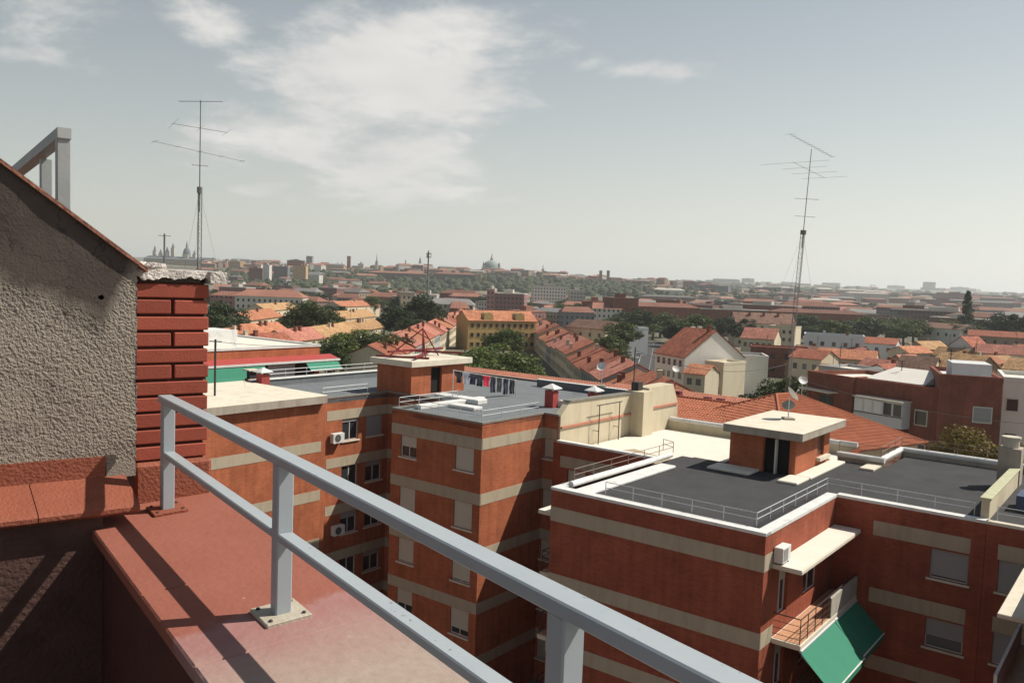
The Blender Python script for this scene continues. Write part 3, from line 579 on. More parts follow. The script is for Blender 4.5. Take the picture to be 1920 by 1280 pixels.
def chimney_stack(t, x,y,z0,z1,w=0.55,dp=0.55,mat=None,cap=True,parent=None):
    c=t.part('chimney',MB().box(x-w/2,x+w/2,y-dp/2,y+dp/2,z0,z1),mat or REDP,parent)
    if cap:
        a=w/2+0.16; b=dp/2+0.16; m=MB().box(x-a,x+a,y-b,y+b,z1+0.10,z1+0.15); m.add([(x-a,y-b,z1+0.152),(x+a,y-b,z1+0.152),(x+a,y+b,z1+0.152),(x-a,y+b,z1+0.152),(x,y,z1+0.42)],[(0,1,4),(1,2,4),(2,3,4),(3,0,4)])
        for sx_ in (-1,1):
            for sy_ in (-1,1): m.box(x+sx_*(w/2-0.06)-0.05,x+sx_*(w/2-0.06)+0.05,y+sy_*(dp/2-0.06)-0.05,y+sy_*(dp/2-0.06)+0.05,z1+0.002,z1+0.10)
        t.part('chimney_cap',m,WHITE,c if parent is None else parent)
    return c
FANM=plain('fan_grille',(0.22,0.22,0.21),0.6,0.1,8)
def ac_unit(label, P, Q, u, z, group=None, w=0.85, h=0.58):
    """outdoor unit on brackets against a wall of frame D"""
    P,d,n=orient(P,Q); c=P+d*u
    t=Thing('air_conditioner',label,'air conditioner',(c.x,c.y,z),DA,group or None)
    b=t.part('casing',obox(MB(),P,d,n,u-w/2,u+w/2,0.10,0.42,z,z+h),WHITE)
    ctr=P+d*(u-0.08)+n*0.425+Vector((0,0,z+h/2)); g=MB()
    for r0,r1 in ((0.20,0.24),(0.10,0.13),(0.0,0.05)):
        m=20; vs=[]
        for i in range(m):
            a=2*math.pi*i/m; e=d*math.cos(a)+Vector((0,0,math.sin(a))); vs+=[ctr+e*r0,ctr+e*r1]
        g.add([v+n*0.004 for v in vs],[(2*i,2*i+1,(2*i+3)%(2*m),(2*i+2)%(2*m)) for i in range(m)])
    disc=MB(); disc.add([ctr+(d*math.cos(2*math.pi*i/20)+Vector((0,0,math.sin(2*math.pi*i/20))))*0.245 for i in range(20)],[tuple(range(20))]); t.part('fan_opening',disc,DARK,b); t.part('grille',g,FANM,b)
    for s in (-1,1): t.part('bracket',obox(MB(),P,d,n,u+s*w*0.35-0.02,u+s*w*0.35+0.02,0,0.42,z-0.05,z-0.002),GALV)
    return t
# ---- block B (with the right part of A joined behind the recess)
FL=2.93
def block_B():
    off=(-34.5,33.35,0)
    t=Thing('apartment_block','orange brick block with tan bands and grey railed roof in the middle','building',off,DA)
    ZR=15.62
    poly=[(-47.3,32.52),(-39.7,32.52),(-39.7,38.0),(-34.5,38.0),(-34.5,33.35),(-27.8,33.35),(-27.8,38.8),(-26.8,38.8),(-26.8,51.5),(-47.3,51.5)]
    holes={i:[] for i in range(len(poly))}; wins=[]
    def W(i,d0,d1,za,zb,**k): holes[i].append((d0,d1,za,zb)); wins.append((i,(d0,d1,za,zb),k))
    blinds={(0,0):0.5,(0,1):1,(1,0):1,(1,1):1,(2,0):0.93,(2,1):0.92,(3,0):0.6,(3,1):0.75,(4,0):0.8,(4,1):1}
    for k in range(5):
        zt=14.21-FL*k; ht=1.2 if k<1 else 1.38
        W(4,0.74,1.98,zt-ht,zt,blind=blinds[(k,0)])
        W(4,4.88,6.18,zt-ht-0.06,zt,blind=blinds[(k,1)])
        W(6,0.10,0.85,zt-1.15,zt,blind=0.9,mull=0)
        W(1,1.65,2.95,zt-1.35,zt,blind=0.15 if k==0 else (0.0 if k%2 else 0.3),bm=BLINDG)
        W(1,3.62,4.98,zt-1.3,zt,blind=0.95 if k==0 else 0.25,bm=BLINDG)
        W(2,2.6,3.7,zt-1.2,zt,blind=0.5)
    # edge index 4 is (-34.5,33.35)->(-27.8,33.35); 1 is A's right face; 6 the return beside the recess
    wall=MB()
    for i in range(len(poly)): facade(wall,poly[i],poly[(i+1)%len(poly)],0,ZR,holes[i])
    t.part('wall',wall,BR)
    for i,h,k in wins: window(t,poly[i],poly[i+1],h,**k)
    for k in range(5):
        z1=14.83-FL*k; z0=z1-0.60
        for i,u0,u1 in ((4,0,None),(5,0.016,None),(6,0.016,0.95),(1,0.42,None),(2,0.016,None)): 
            P,Q=poly[i],poly[i+1]; L=(Vector(Q)-Vector(P)).length
            if i==5: band(t,P,Q,z0,z1,-0.0,L)
            elif i==4: band(t,P,Q,z0,z1,0,L+0.016)
            else: band(t,P,Q,z0,z1,u0,(L-0.002 if u1 is None else u1))
    # roof deck and thin metal edge
    deck=MB().prism([(p[0],p[1]) for p in poly],ZR-0.25,ZR-0.12); t.part('roof_deck',MB().prism(poly,ZR-0.3,ZR-0.08),FELTG)
    EDGE=plain('zinc_edge',(0.20,0.19,0.17),0.6,0.15,4,grime=0.4)
    for i in range(len(poly)):
        P,Q=poly[i],poly[(i+1)%len(poly)]; Pv,d,n=orient(P,Q); L=(Vector(Q)-Vector(P)).length
        t.part('roof_edge',obox(MB(),Pv,d,n,-0.02,L+0.02,-0.16,0.035,ZR-0.02-0.0012*i,ZR+0.075-0.0017*i),EDGE)
    rail_path(t,[(-34.25,38.6),(-34.25,33.62),(-28.08,33.62),(-28.08,38.6)],ZR+0.08,0.55,1.45)
    rail_path(t,[(-39.95,32.8),(-39.95,36.4)],ZR+0.08,0.55,1.8)
    # white upstands at the left of the roof
    t.part('upstand',MB().bbox(-34.0,-33.5,34.6,40.4,ZR-0.08,ZR+0.16,0.03),WHITE); t.part('upstand',MB().bbox(-33.2,-31.2,36.6,37.4,ZR-0.08,ZR+0.12,0.03),WHITE); t.part('upstand',MB().bbox(-36.2,-32.6,38.6,39.5,ZR-0.08,ZR+0.22,0.03),WHITE)
    # rear part: raised membrane kerb and rear parapet
    t.part('rear_parapet',MB().box(-36,-27.1,49.2,49.5,ZR-0.08,ZR+0.42),FELTG); t.part('rear_parapet_cap',MB().box(-36.05,-27.05,49.15,49.55,ZR+0.421,ZR+0.46),WHITE)
    t.part('rear_parapet',MB().box(-47.2,-46.8,32.7,50,ZR-0.08,ZR+0.36),FELTG); t.part('rear_parapet_cap',MB().box(-47.28,-46.72,32.6,50,ZR+0.361,ZR+0.42),WHITE)
    rail_path(t,[(-47.0,33.6),(-47.0,49.5)],ZR+0.42,0.55,1.7)
    # stair head
    ST=MB(); h=[(2.1,3.1,ZR-0.05,17.45)]
    sp=[(-40.85,38.02),(-37.7,38.02),(-37.7,43.1),(-40.85,43.1)]
    for i in range(4): facade(ST,sp[i],sp[(i+1)%4],ZR-0.2,17.42,[(1.8,2.85,ZR-0.05,17.3)] if i==1 else [],0.25)
    sh_=t.part('stair_head',ST,BR)
    P,d,n=orient(sp[1],sp[2]); t.part('door',obox(MB(),P,d,n,1.8,2.85,-0.27,-0.2,ZR-0.05,17.3),DARK,sh_)
    t.part('stair_head_roof',MB().bbox(-41.2,-37.33,37.65,43.5,17.425,17.81,0.02),CONC,sh_)
    # maroon antenna trestle on it
    MR=plain('maroon_steel',(0.16,0.02,0.022),0.6,0.12,6)
    fr=MB(); z=17.83
    for a,b in (((-41.0,38.0),(-37.8,39.7)),((-37.7,38.3),(-40.6,42.7)),((-41.0,40.5),(-37.6,42.7)),((-39.6,37.8),(-39.9,43.2))):
        P,d,n=orient(a,b); L=(Vector(b)-Vector(a)).length; obox(fr,P,d,n,0,L,-0.08,0.08,z,z+0.12); z+=0.121
    t.part('trestle_beam',fr,MR,sh_)
    ap=(-39.4,40.7,19.7); tr=MB()
    for a in ((-40.8,39.0),(-38.1,39.7),(-39.4,42.3),(-40.4,41.9)): tr.tube((*a,17.82),ap,0.045,6)
    tr.tube((-39.4,40.7,17.81),(-39.4,40.7,20.3),0.03,6); t.part('trestle_leg',tr,MR,sh_)
    # red chimneys with white caps
    chimney_stack(t,-29.3,41.6,ZR-0.1,ZR+0.95,0.62,0.55); chimney_stack(t,-27.9,44.2,ZR-0.1,ZR+0.75,0.6,0.55)
    t.part('upstand',MB().bbox(-29.0,-28.3,41.9,42.6,ZR-0.08,ZR+0.35,0.02),WHITE)
    # beige party wall towards the lower roof, with pier
    pw=MB(); xw=-26.78
    side=[(38.86,13.3),(46.6,13.3),(46.6,16.22),(39.75,16.34),(38.86,15.6)]
    pw.v=[(xw-0.3,y,z) for y,z in side]+[(xw+0.10,y,z) for y,z in side]; n5=5; pw.f=[tuple(range(n5))[::-1],tuple(range(n5,2*n5))]+[(i,(i+1)%n5,n5+(i+1)%n5,n5+i) for i in range(n5)]
    p=t.part('party_wall',pw,BEIGE)
    t.part('pier',MB().box(-27.1,-25.75,46.604,47.9,13.3,16.42),BEIGE,p)
    pw2=MB(); side=[(47.904,13.3),(52.0,13.3),(52.0,15.3),(51.2,16.6),(47.904,16.55)]
    pw2.v=[(-27.1,y,z) for y,z in side]+[(-26.1,y,z) for y,z in side]; pw2.f=list(pw.f); t.part('party_wall',pw2,BEIGE)
    for y0,y1,x,z in ((38.9,46.58,xw+0.10,14.95),(47.95,51.9,-26.1,15.25)): t.part('trim',MB().box(x-0.02,x+0.09,y0,y1,z-0.07,z+0.05),TERRA,p)
    for y0,y1,x,z0_,z1_ in ((39.7,46.6,xw-0.1,16.345,16.24),): 
        m=MB(); m.add([(x-0.3,y0,z0_),(x+0.28,y0,z0_),(x+0.28,y1,z1_),(x-0.3,y1,z1_),(x-0.3,y0,z0_+.06),(x+0.28,y0,z0_+.06),(x+0.28,y1,z1_+.06),(x-0.3,y1,z1_+.06)],[(3,2,1,0),(4,5,6,7),(0,1,5,4),(1,2,6,5),(2,3,7,6),(3,0,4,7)]); t.part('wall_cap',m,plain('grey_cap',(0.18,0.17,0.15),0.8,0.15,3,grime=0.4),p)
    t.part('vent',MB().box(-26.9,-26.4,47.0,47.6,16.43,16.95),DARKM,p); t.part('mast_pole',MB().tube((-26.6,46.75,16.3),(-26.6,46.75,19.2),0.035,6),DARKM,p)
    # iron frame leaning against the wall
    fr=MB(); x=xw+0.5
    for y in (42.3,44.6): fr.tube((x,y,13.5),(x,y,16.0-0.02),0.03,6)
    fr.tube((x,42.0,15.95),(x,44.9,15.95),0.03,6); fr.tube((x,42.3,14.4),(x-0.42,42.3,14.4),0.02,5); fr.tube((x,44.6,14.4),(x-0.42,44.6,14.4),0.02,5)
    t.part('iron_frame',fr,DARKM)
    return t,poly
TB,polyB=block_B()
ac_unit('white air conditioner beside the top window of the left brick wall',polyB[1],polyB[2],1.05,12.9)
ac_unit('white air conditioner low on the shaded left brick wall',polyB[1],polyB[2],1.25,7.15)
# ---- block A (left wing with concrete slab roof)
def block_A():
    off=(-39.3,20,0); t=Thing('apartment_block','orange brick block under a pale concrete slab behind the railing','building',off,DA)
    poly=[(-47.3,14),(-39.3,14),(-39.3,32.5),(-47.3,32.5)]; wall=MB()
    for i in range(4): facade(wall,poly[i],poly[(i+1)%4],0,15.5,[])
    t.part('wall',wall,BR)
    for z in (13.18,10.25,7.32,4.4): band(t,poly[1],poly[2],z-0.62,z,0,18.2)
    sl=MB().bbox(-47.5,-38.95,14,32.35,15.505,15.97,0.02); t.part('roof_slab',sl,CONC)
    t.part('fascia',MB().box(-38.955,-38.94,14,32.34,15.50,15.93),CONCD)
    t.part('gutter',MB().tube((-39.5,32.62,15.3),(-39.5,32.62,0),0.06,8),BR)
    chimney_stack(t,-46.2,33.0,15.6,16.5,0.6,0.6)
block_A()
# ---- block C on the right
def block_C():
    off=(-20.5,29.4,0); t=Thing('apartment_block','dark red brick block with white edged black roof on the right','building',off,DA)
    ZD=14.0; ZC=14.3
    poly=[(-20.5,29.4),(-11,29.4),(-11,37.55),(-5.2,37.55),(-5.2,51.3),(-11.5,51.3),(-11.5,47),(-13.8,47),(-13.8,51),(-26.85,51),(-26.85,38.5),(-20.5,38.5)]
    n=len(poly); holes={i:[] for i in range(n)}; wins=[]
    def W(i,d0,d1,za,zb,**k): holes[i].append((d0,d1,za,zb)); wins.append((i,(d0,d1,za,zb),k))
    F2=2.9
    for k in range(4):
        zt=12.77-F2*k
        W(2,3.86,5.28,zt-1.22,zt,blind=0.9 if k==0 else 0.6,bm=BLINDG,mull=0)
        W(1,1.6,2.6,zt-2.05,zt-0.1,blind=0.35,sill=False); W(1,4.4,6.2,zt-2.05,zt-0.1,blind=0.2,sill=False)
        W(10,1.0,2.2,zt-1.2,zt,blind=0.7); W(10,3.8,5.0,zt-1.2,zt,blind=0.4)
        W(11,2.0,3.2,zt-2.0,zt,blind=0.3,sill=False); W(11,5.2,6.6,zt-2.0,zt,blind=0.6,sill=False)
    wall=MB()
    for i in range(n): facade(wall,poly[i],poly[(i+1)%n],0,ZC-0.12,holes[i],0.18)
    t.part('wall',wall,BRD if False else brick('red_brick',(0.31,0.078,0.040),(0.25,0.060,0.033),(0.23,0.10,0.065)))
    for i,h,k in wins: window(t,poly[i],poly[(i+1)%n],h,depth=0.18,**k)
    for k in range(5):
        z1=13.46-F2*k; z0=z1-0.62
        band(t,poly[0],poly[1],z0,z1,0,9.516); band(t,poly[1],poly[2],z0,z1,0.0,1.2); band(t,poly[2],poly[3],z0,z1,1.6,5.3); band(t,poly[10],poly[11],z0,z1,0.5,5.9); band(t,poly[11],poly[0],z0,z1,7.6,9.1)
    # decks
    t.part('roof_deck',MB().prism([(-20.3,29.6),(-11.2,29.6),(-11.2,37.75),(-5.3,37.75),(-5.3,51.1),(-11.3,51.1),(-11.3,46.8),(-13.9,46.8),(-18.0,46.8),(-18.0,41.5),(-19.7,41.5),(-19.7,41.3),(-20.3,41.3)],ZD-0.4,ZD),FELT)
    t.part('roof_deck',MB().prism([(-26.5,38.7),(-20.32,38.7),(-20.32,41.32),(-19.72,41.32),(-19.72,41.52),(-18.02,41.52),(-18.02,46.8),(-14.0,46.82),(-14.0,50.9),(-26.5,50.9)],ZD-0.9,ZD-0.40),CREAM,label='cream painted lower roof deck')
    tan=MB().prism([(-24.6,40.0),(-21.0,39.6),(-20.4,41.2),(-22.4,41.7),(-23.8,42.3)],ZD-0.398,ZD-0.28); t.part('tarpaulin',tan,plain('tan_tarp',(0.36,0.29,0.2),0.8,0.12,2,0.3,20,grime=0.2))
    # white coping
    cz=[(-20.5,29.4),(-11,29.4),(-11,37.55),(-5.2,37.55)]
    coping(t,cz,ZC-0.12,ZC,0.42,WHITE)
    coping(t,[(-26.6,38.5),(-20.5,38.5)],ZC-0.12,ZC-0.006,0.36,WHITE); coping(t,[(-20.5,38.44),(-20.5,29.85)],ZC-0.12,ZC-0.004,0.34,WHITE,over=0.02)
    for a,b in (((-13.8,47),(-11.5,47)),):
        t.part('rear_parapet',MB().box(-13.8,-11.52,46.81,47.0,ZD-0.4,ZC+0.02),CONCD); t.part('rear_coping',MB().tube((-13.85,46.9,ZC+0.05),(-11.4,46.9,ZC+0.05),0.16,10),WHITE)
    t.part('rear_parapet',MB().box(-11.7,-11.5,47.0,51.1,ZD-0.4,ZC+0.02),CONCD); t.part('rear_coping',MB().tube((-11.6,46.9,ZC+0.05),(-11.6,51.2,ZC+0.05),0.155,10),WHITE)
    t.part('rear_parapet',MB().box(-11.5,-5.3,51.1,51.28,ZD-0.4,ZC+0.02),CONCD); t.part('rear_coping',MB().tube((-11.7,51.2,ZC+0.05),(-5.3,51.2,ZC+0.05),0.157,10),WHITE)
    t.part('rear_parapet',MB().box(-26.4,-13.9,50.75,50.99,ZD-0.4,ZC-0.05),BEIGE); t.part('rear_coping',MB().tube((-26.0,50.87,ZC-0.02),(-13.9,50.87,ZC-0.02),0.16,10),WHITE)
    # double white strip along the left side
    st=MB(); st.bbox(-19.95,-19.1,30.2,38.2,ZD+0.002,ZD+0.13,0.03); t.part('upstand',st,WHITE)
    t.part('upstand',MB().tube((-20.12,30.3,ZC+0.02),(-20.12,39.6,ZC+0.02),0.14,10),WHITE)
    t.part('upstand',MB().bbox(-12.2,-11.5,45.2,46.8,ZD+0.002,ZD+0.12,0.02),CONC)
    rail_path(t,[(-18.2,30.05),(-11.62,30.05),(-11.62,38.2),(-5.75,38.2)],ZC,0.5,1.4)
    rail_path(t,[(-20.1,30.5),(-20.1,39.8),(-20.9,40.2)],ZC+0.12,0.55,1.5,mat=plain('rusty_rail',(0.22,0.17,0.14),0.7,0.2,8))
    rail_path(t,[(-13.75,46.9),(-11.6,46.9),(-11.6,51.2),(-5.9,51.2)],ZC+0.2,0.55,1.5,mat=MATS['rusty_rail'])
    # stair head
    ZT=15.88; sp=[(-17.4,40.75),(-14.0,40.75),(-14.0,45.9),(-17.4,45.9)]; m=MB()
    facade(m,sp[0],sp[1],ZD-0.1,ZT,[(1.75,3.1,ZD-0.02,ZT-0.12)],0.3); facade(m,sp[1],sp[2],ZD-0.1,ZT,[(3.25,4.25,ZD+0.55,ZT-0.08)],0.15); facade(m,sp[2],sp[3],ZD-0.1,ZT,[]); facade(m,sp[3],sp[0],ZD-0.4,ZT,[])
    s=t.part('stair_head',m,BR)
    P,d,n_=orient(sp[0],sp[1]); t.part('door',obox(MB(),P,d,n_,1.75,3.1,-0.33,-0.28,ZD-0.02,ZT-0.12),DARK,s); t.part('door_leaf',obox(MB(),P,d,n_,2.35,2.42,-0.3,0.0,ZD,ZT-0.15),FRAME,s)
    P,d,n_=orient(sp[1],sp[2]); t.part('window',obox(MB(),P,d,n_,3.25,4.25,-0.16,-0.12,ZD+0.55,ZT-0.08),plain('brown_door',(0.09,0.045,0.03),0.6),s); t.part('sill',obox(MB(),P,d,n_,3.1,4.75,-0.1,0.22,ZD+0.36,ZD+0.54),CONC,s)
    t.part('stair_head_roof',MB().bbox(-17.55,-13.5,40.12,46.9,ZT+0.004,ZT+0.37,0.02),CONCD,s); t.part('roof_screed',MB().box(-17.57,-13.48,40.1,46.92,ZT+0.371,ZT+0.40),CONC,s)
    for b in ((-17.95,-15.75,39.3,40.7),(-14.22,-13.25,39.0,40.7),(-13.97,-13.2,40.72,46.2)): t.part('upstand',MB().bbox(b[0],b[1],b[2],b[3],ZD+0.001,ZD+0.13,0.03),CREAM,s)
    # end wall and chimney towards the next house
    e=t.part('end_wall',MB().box(-5.5,-5.2,38.0,45.9,ZD-0.2,15.05),BEIGE); t.part('wall_cap',MB().bbox(-5.56,-5.14,37.95,45.92,15.052,15.12,0.015),plain('mossy_cap',(0.42,0.42,0.28),0.9,0.15,4,0.3,40,grime=0.4),e)
    c=t.part('chimney',MB().box(-6.1,-5.15,45.94,46.9,ZD-0.2,16.0),CONCD,e); t.part('chimney_cap',MB().lathe([(0.36,16.0),(0.36,16.45),(0.42,16.452),(0.42,16.52)],-5.65,46.4,14),plain('pot',(0.45,0.42,0.34),0.8),e)
    # canopy, balcony and rails on the sunlit side (repeated below)
    TILE=plain('balcony_tiles',(0.45,0.24,0.14),0.8,0.12,4)
    def side(x,s,y0,y1,levels):       # s=+1 projects to the right, -1 to the left
        cx0,cx1=sorted((x,x+s*1.12))
        k=t.part('canopy',MB().bbox(cx0,cx1,y0+0.3,y1,12.80,12.95,0.02),CONC); t.part('canopy_screed',MB().box(cx0+0.01,cx1-0.02,y0+0.32,y1-0.02,12.951,12.975),CREAM,k)
        for lv in range(levels):
            zf=10.08-F2*lv; b=t.part('balcony',MB().bbox(cx0,cx1,y0+0.6,y1,zf-0.2,zf,0.015),CONC); t.part('floor_tiles',MB().box(cx0+0.06,cx1-0.06,y0+0.68,y1-0.03,zf+0.001,zf+0.015),TILE,b)
            xo=x+s*1.06; x2,x3=sorted((xo-0.05,xo+0.05)); t.part('parapet_panel',MB().box(x2,x3,y0+4.1,y1-0.02,zf+0.016,zf+0.82),plain('shade_greyed_panel',(0.40,0.37,0.32),0.85,0.12,2,grime=0.4) if s>0 else BAND,b)  # right-hand panel's grey stands in for shade on a white panel
            r=MB(); zr=zf+0.95
            r.tube((xo,y0+0.68,zr),(xo,y1,zr),0.022,6); r.tube((x,y0+0.68,zr),(xo,y0+0.68,zr),0.022,6)
            for zz in (0.18,0.42,0.68): r.tube((xo,y0+0.68,zf+zz),(xo,y0+4.1,zf+zz),0.012,5); r.tube((x,y0+0.68,zf+zz),(xo,y0+0.68,zf+zz),0.012,5)
            t.part('balcony_rail',r,DARKM,b)
            for yy in (0.68,1.5,2.35,3.2,4.05): t.part('post',MB().tube((xo,y0+yy,zf+0.01),(xo,y0+yy,zr),0.018,6),DARKM,b)
    side(-11,1,29.9,37.5,3); side(-20.5,-1,29.7,38.3,3)
    return t,poly
TC,polyC=block_C()
def roof_ac():
    t=Thing('air_conditioner','white air conditioner standing on the end of the concrete canopy','air conditioner',(-10.7,30.5,12.97),DA)
    b=t.part('casing',MB().bbox(-10.97,-10.62,30.22,31.05,13.03,13.62,0.02),WHITE); t.part('grille',MB().box(-10.619,-10.612,30.3,30.75,13.1,13.55),FANM,b)
    for y in (30.35,30.9): t.part('foot',MB().box(-10.95,-10.64,y-0.03,y+0.03,12.976,13.03),DARKM)
roof_ac()
# green awnings under the sunlit balcony
def awning(label,y0,y1,z,out,drop,group=None):
    t=Thing('awning',label,'awning',(-9.88,(y0+y1)/2,z),DA,group); x0=-9.86; ny=10; nx=6; mb=MB()
    for i in range(nx+1):
        for j in range(ny+1):
            u=i/nx; mb.v.append((x0+out*u,y0+(y1-y0)*j/ny,z-drop*u-0.05*math.sin(math.pi*u)*(0.6+0.4*math.sin(j*1.7))))
    for i in range(nx):
        for j in range(ny): a=i*(ny+1)+j; mb.f.append((a,a+ny+1,a+ny+2,a+1))
    t.part('canvas',mb,GREEN); v=MB(); v.quad((x0+out,y0,z-drop),(x0+out,y1,z-drop),(x0+out+0.02,y1,z-drop-0.22),(x0+out+0.02,y0,z-drop-0.22)); t.part('valance',v,GREEN)
    t.part('front_bar',MB().tube((x0+out,y0,z-drop+0.01),(x0+out,y1,z-drop+0.01),0.03,8),WHITE); t.part('roller',MB().tube((x0,y0,z+0.02),(x0,y1,z+0.02),0.05,8),GALV)
    for y in (y0+0.05,y1-0.05): t.part('arm',MB().tube((x0,y,z-0.1),(x0+out,y,z-drop-0.02),0.015,5),GALV)
awning('lit green awning under the balcony, nearer of the pair',30.5,34.4,9.85,1.25,1.15); awning('green awning under the balcony, half shaded farther one of the pair',34.46,37.45,9.85,1.2,1.1)
# ---- block D, the wing at the right border
def block_D():
    t=Thing('apartment_block','dark brick wing at the right border with pale canopy','building',(-5.19,37.55,0),DA)
    poly=[(-5.19,37.56),(-2.6,37.56),(-2.6,29.0),(9,29.0),(9,51),(-5.19,51)]; holes={i:[] for i in range(6)}; ws=[]
    for k in range(4):
        zt=12.85-2.9*k; h=(0.5,1.95,zt-1.28,zt); holes[0].append(h); ws.append((0,h)); 
    m=MB()
    for i in range(6): facade(m,poly[i],poly[(i+1)%6],0,14.18,holes[i])
    t.part('wall',m,MATS['red_brick']); 
    for i,h in ws: window(t,poly[i],poly[i+1],h,blind=0.95,bm=BLINDG,mull=0)
    for k in range(4): band(t,poly[0],poly[1],12.86-2.9*k,13.46-2.9*k,0.45,2.5)
    t.part('roof_deck',MB().prism([(p[0],p[1]) for p in poly],14.181,14.24),FELT); coping(t,poly[:4],14.182,14.30,0.3,CONC)
    rail_path(t,[(-4.9,37.95),(-2.2,37.95),(-2.2,29.4)],14.3,0.55,1.3)
    t.part('canopy',MB().bbox(-3.75,-2.61,30.6,36.6,12.85,13.0,0.02),CONC)
    b=t.part('balcony',MB().bbox(-3.75,-2.61,30.6,36.6,9.9,10.08,0.02),CONC); t.part('parapet_panel',MB().box(-3.72,-3.62,30.7,36.5,10.081,10.95),WHITE,b)
    t.part('clutter',MB().box(-4.6,-3.4,40.5,42,14.245,14.9),plain('blue_tarp',(0.06,0.08,0.14),0.7,0.2,3)) 
block_D()
# ---- left block with green awnings
def block_L():
    t=Thing('apartment_block','low brick block with white roof and green awnings on the left','building',(-60,37,0),DA)
    P=[(-74,24),(-60,24),(-60,48.8),(-74,48.8)]; m=MB(); hs=[]; 
    for q0,q1 in ((33.0,35.2),(42.6,44.4),(45.9,48.2)): hs.append((q0-24,q1-24,13.2,15.3))
    facade(m,P[0],P[1],0,16.65,[]); facade(m,P[1],P[2],0,16.65,hs,0.5); facade(m,P[2],P[3],0,16.65,[]); facade(m,P[3],P[0],0,16.65,[])
    t.part('wall',m,BR)
    Pv,d,n=orient(P[1],P[2])
    for h in hs: t.part('door',obox(MB(),Pv,d,n,h[0],h[1],-0.52,-0.48,h[2],h[3]),GLASS)
    t.part('shutter',obox(MB(),Pv,d,n,20.4,24.0-3.9,0.01,0.04,13.2,15.2),BLINDG) if False else t.part('white_screen',MB().box(-59.9,-59.82,43.2,46.0,13.0,15.3),plain('white_sheet',(0.62,0.63,0.62),0.6,0.06,2))
    t.part('roof_deck',MB().box(-74,-60.05,24,48.75,16.55,16.70),CREAM)
    t.part('roof_edge',MB().box(-60.3,-59.93,23.9,48.9,16.652,16.86),WHITE); t.part('roof_edge',MB().box(-74.1,-60.31,48.5,48.9,16.652,16.85),WHITE)
    t.part('cornice',MB().add([(-59.98,24,15.95),(-58.7,24,15.62),(-58.7,50,15.62),(-59.98,50,15.95),(-59.98,24,15.8),(-58.7,24,15.5),(-58.7,50,15.5),(-59.98,50,15.8)],[(0,1,2,3),(7,6,5,4),(4,5,1,0),(5,6,2,1),(6,7,3,2),(7,4,0,3)]),REDP)
    t.part('gutter',MB().box(-58.69,-58.6,24,50.02,15.46,15.63),WHITE)
    t.part('roof_box',MB().box(-66,-62.5,38.0,42.0,16.71,18.1),WHITE); t.part('roof_box',MB().box(-70,-66.2,36,39.0,16.71,18.6),WHITE)
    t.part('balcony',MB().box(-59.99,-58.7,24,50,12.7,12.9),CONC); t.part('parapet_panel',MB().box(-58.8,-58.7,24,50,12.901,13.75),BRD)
    for i,(q0,q1,dr) in enumerate(((36.4,42.0,1.25),(46.2,49.7,0.55))):
        a=Thing('awning',('wide green awning hanging from the red cornice on the left','short green awning at the right end of the red cornice')[i],'awning',(-58.6,(q0+q1)/2,15.3),DA)
        mb=MB(); nn=12
        for k in range(nn+1):
            y=q0+(q1-q0)*k/nn; mb.v+=[(-58.55,y,15.40),(-58.2,y,15.40-dr*0.6),(-57.9,y,15.40-dr-0.06*math.sin(k*1.1))]
        for k in range(nn):
            for j in range(2): mb.f.append((k*3+j,k*3+j+1,k*3+j+4,k*3+j+3))
        a.part('canvas',mb,GREEN); a.part('front_bar',MB().tube((-57.9,q0,15.4-dr),(-57.9,q1,15.4-dr),0.03,6),GALV)
    c=Thing('chimney_vent','small brick vent stack in front of the green awning','chimney',(-55.5,38.6,0),DA)
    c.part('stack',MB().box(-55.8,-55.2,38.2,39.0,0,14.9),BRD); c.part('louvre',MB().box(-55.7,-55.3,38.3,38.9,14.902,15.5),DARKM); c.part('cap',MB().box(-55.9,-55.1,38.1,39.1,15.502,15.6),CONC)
    c=Thing('roof_wall','weathered brick wall with flat coping below the green awning','wall',(-52,34,0),DA)
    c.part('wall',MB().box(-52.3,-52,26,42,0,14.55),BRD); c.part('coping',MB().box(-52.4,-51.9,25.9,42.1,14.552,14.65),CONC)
block_L()
# ================================================================== tiled house behind block C (real barrel tiles)
TILEM=plain('clay_tiles',(0.38,0.13,0.068),0.85,0.2,1.1,0.3,30,grime=0.25)
TILEM2=plain('pale_clay_tiles',(0.40,0.165,0.11),0.85,0.18,1.3,0.3,30,grime=0.2)
def barrel(mb, E0, E1, U, hfun, tw=0.26, th=0.38, h=0.075):
    """barrel tiles from eave E0->E1 up along unit U; hfun(u)=(lo,hi) range up the slope"""
    E0=Vector(E0); E1=Vector(E1); U=Vector(U).normalized(); L=(E1-E0).length; d=(E1-E0)/L; n=d.cross(U).normalized()
    if n.z<0: n=-n
    N=int(L/tw)
    for i in range(N):
        lo,hi=hfun((i+0.5)*tw); j0=math.ceil(lo/th-0.5); j1=int(hi/th)
        for j in range(j0,j1+1):
            a=max(lo,j*th); b=min(hi,(j+1)*th+0.06)
            if b-a<0.05: continue
            w0=E0+d*(i*tw); jz=random.uniform(-0.006,0.006); vs=[]
            for s,lift in ((a,0.05),(b,0.012)):
                for q,z in ((0.0,-0.015),(0.2,0.65*h),(0.5,h),(0.8,0.65*h),(1.0,-0.015)): vs.append(w0+d*(q*tw)+U*s+n*(z+lift+jz))
            mb.add(vs,[(k,k+1,k+6,k+5) for k in range(4)]+[(4,3,2,1,0)])
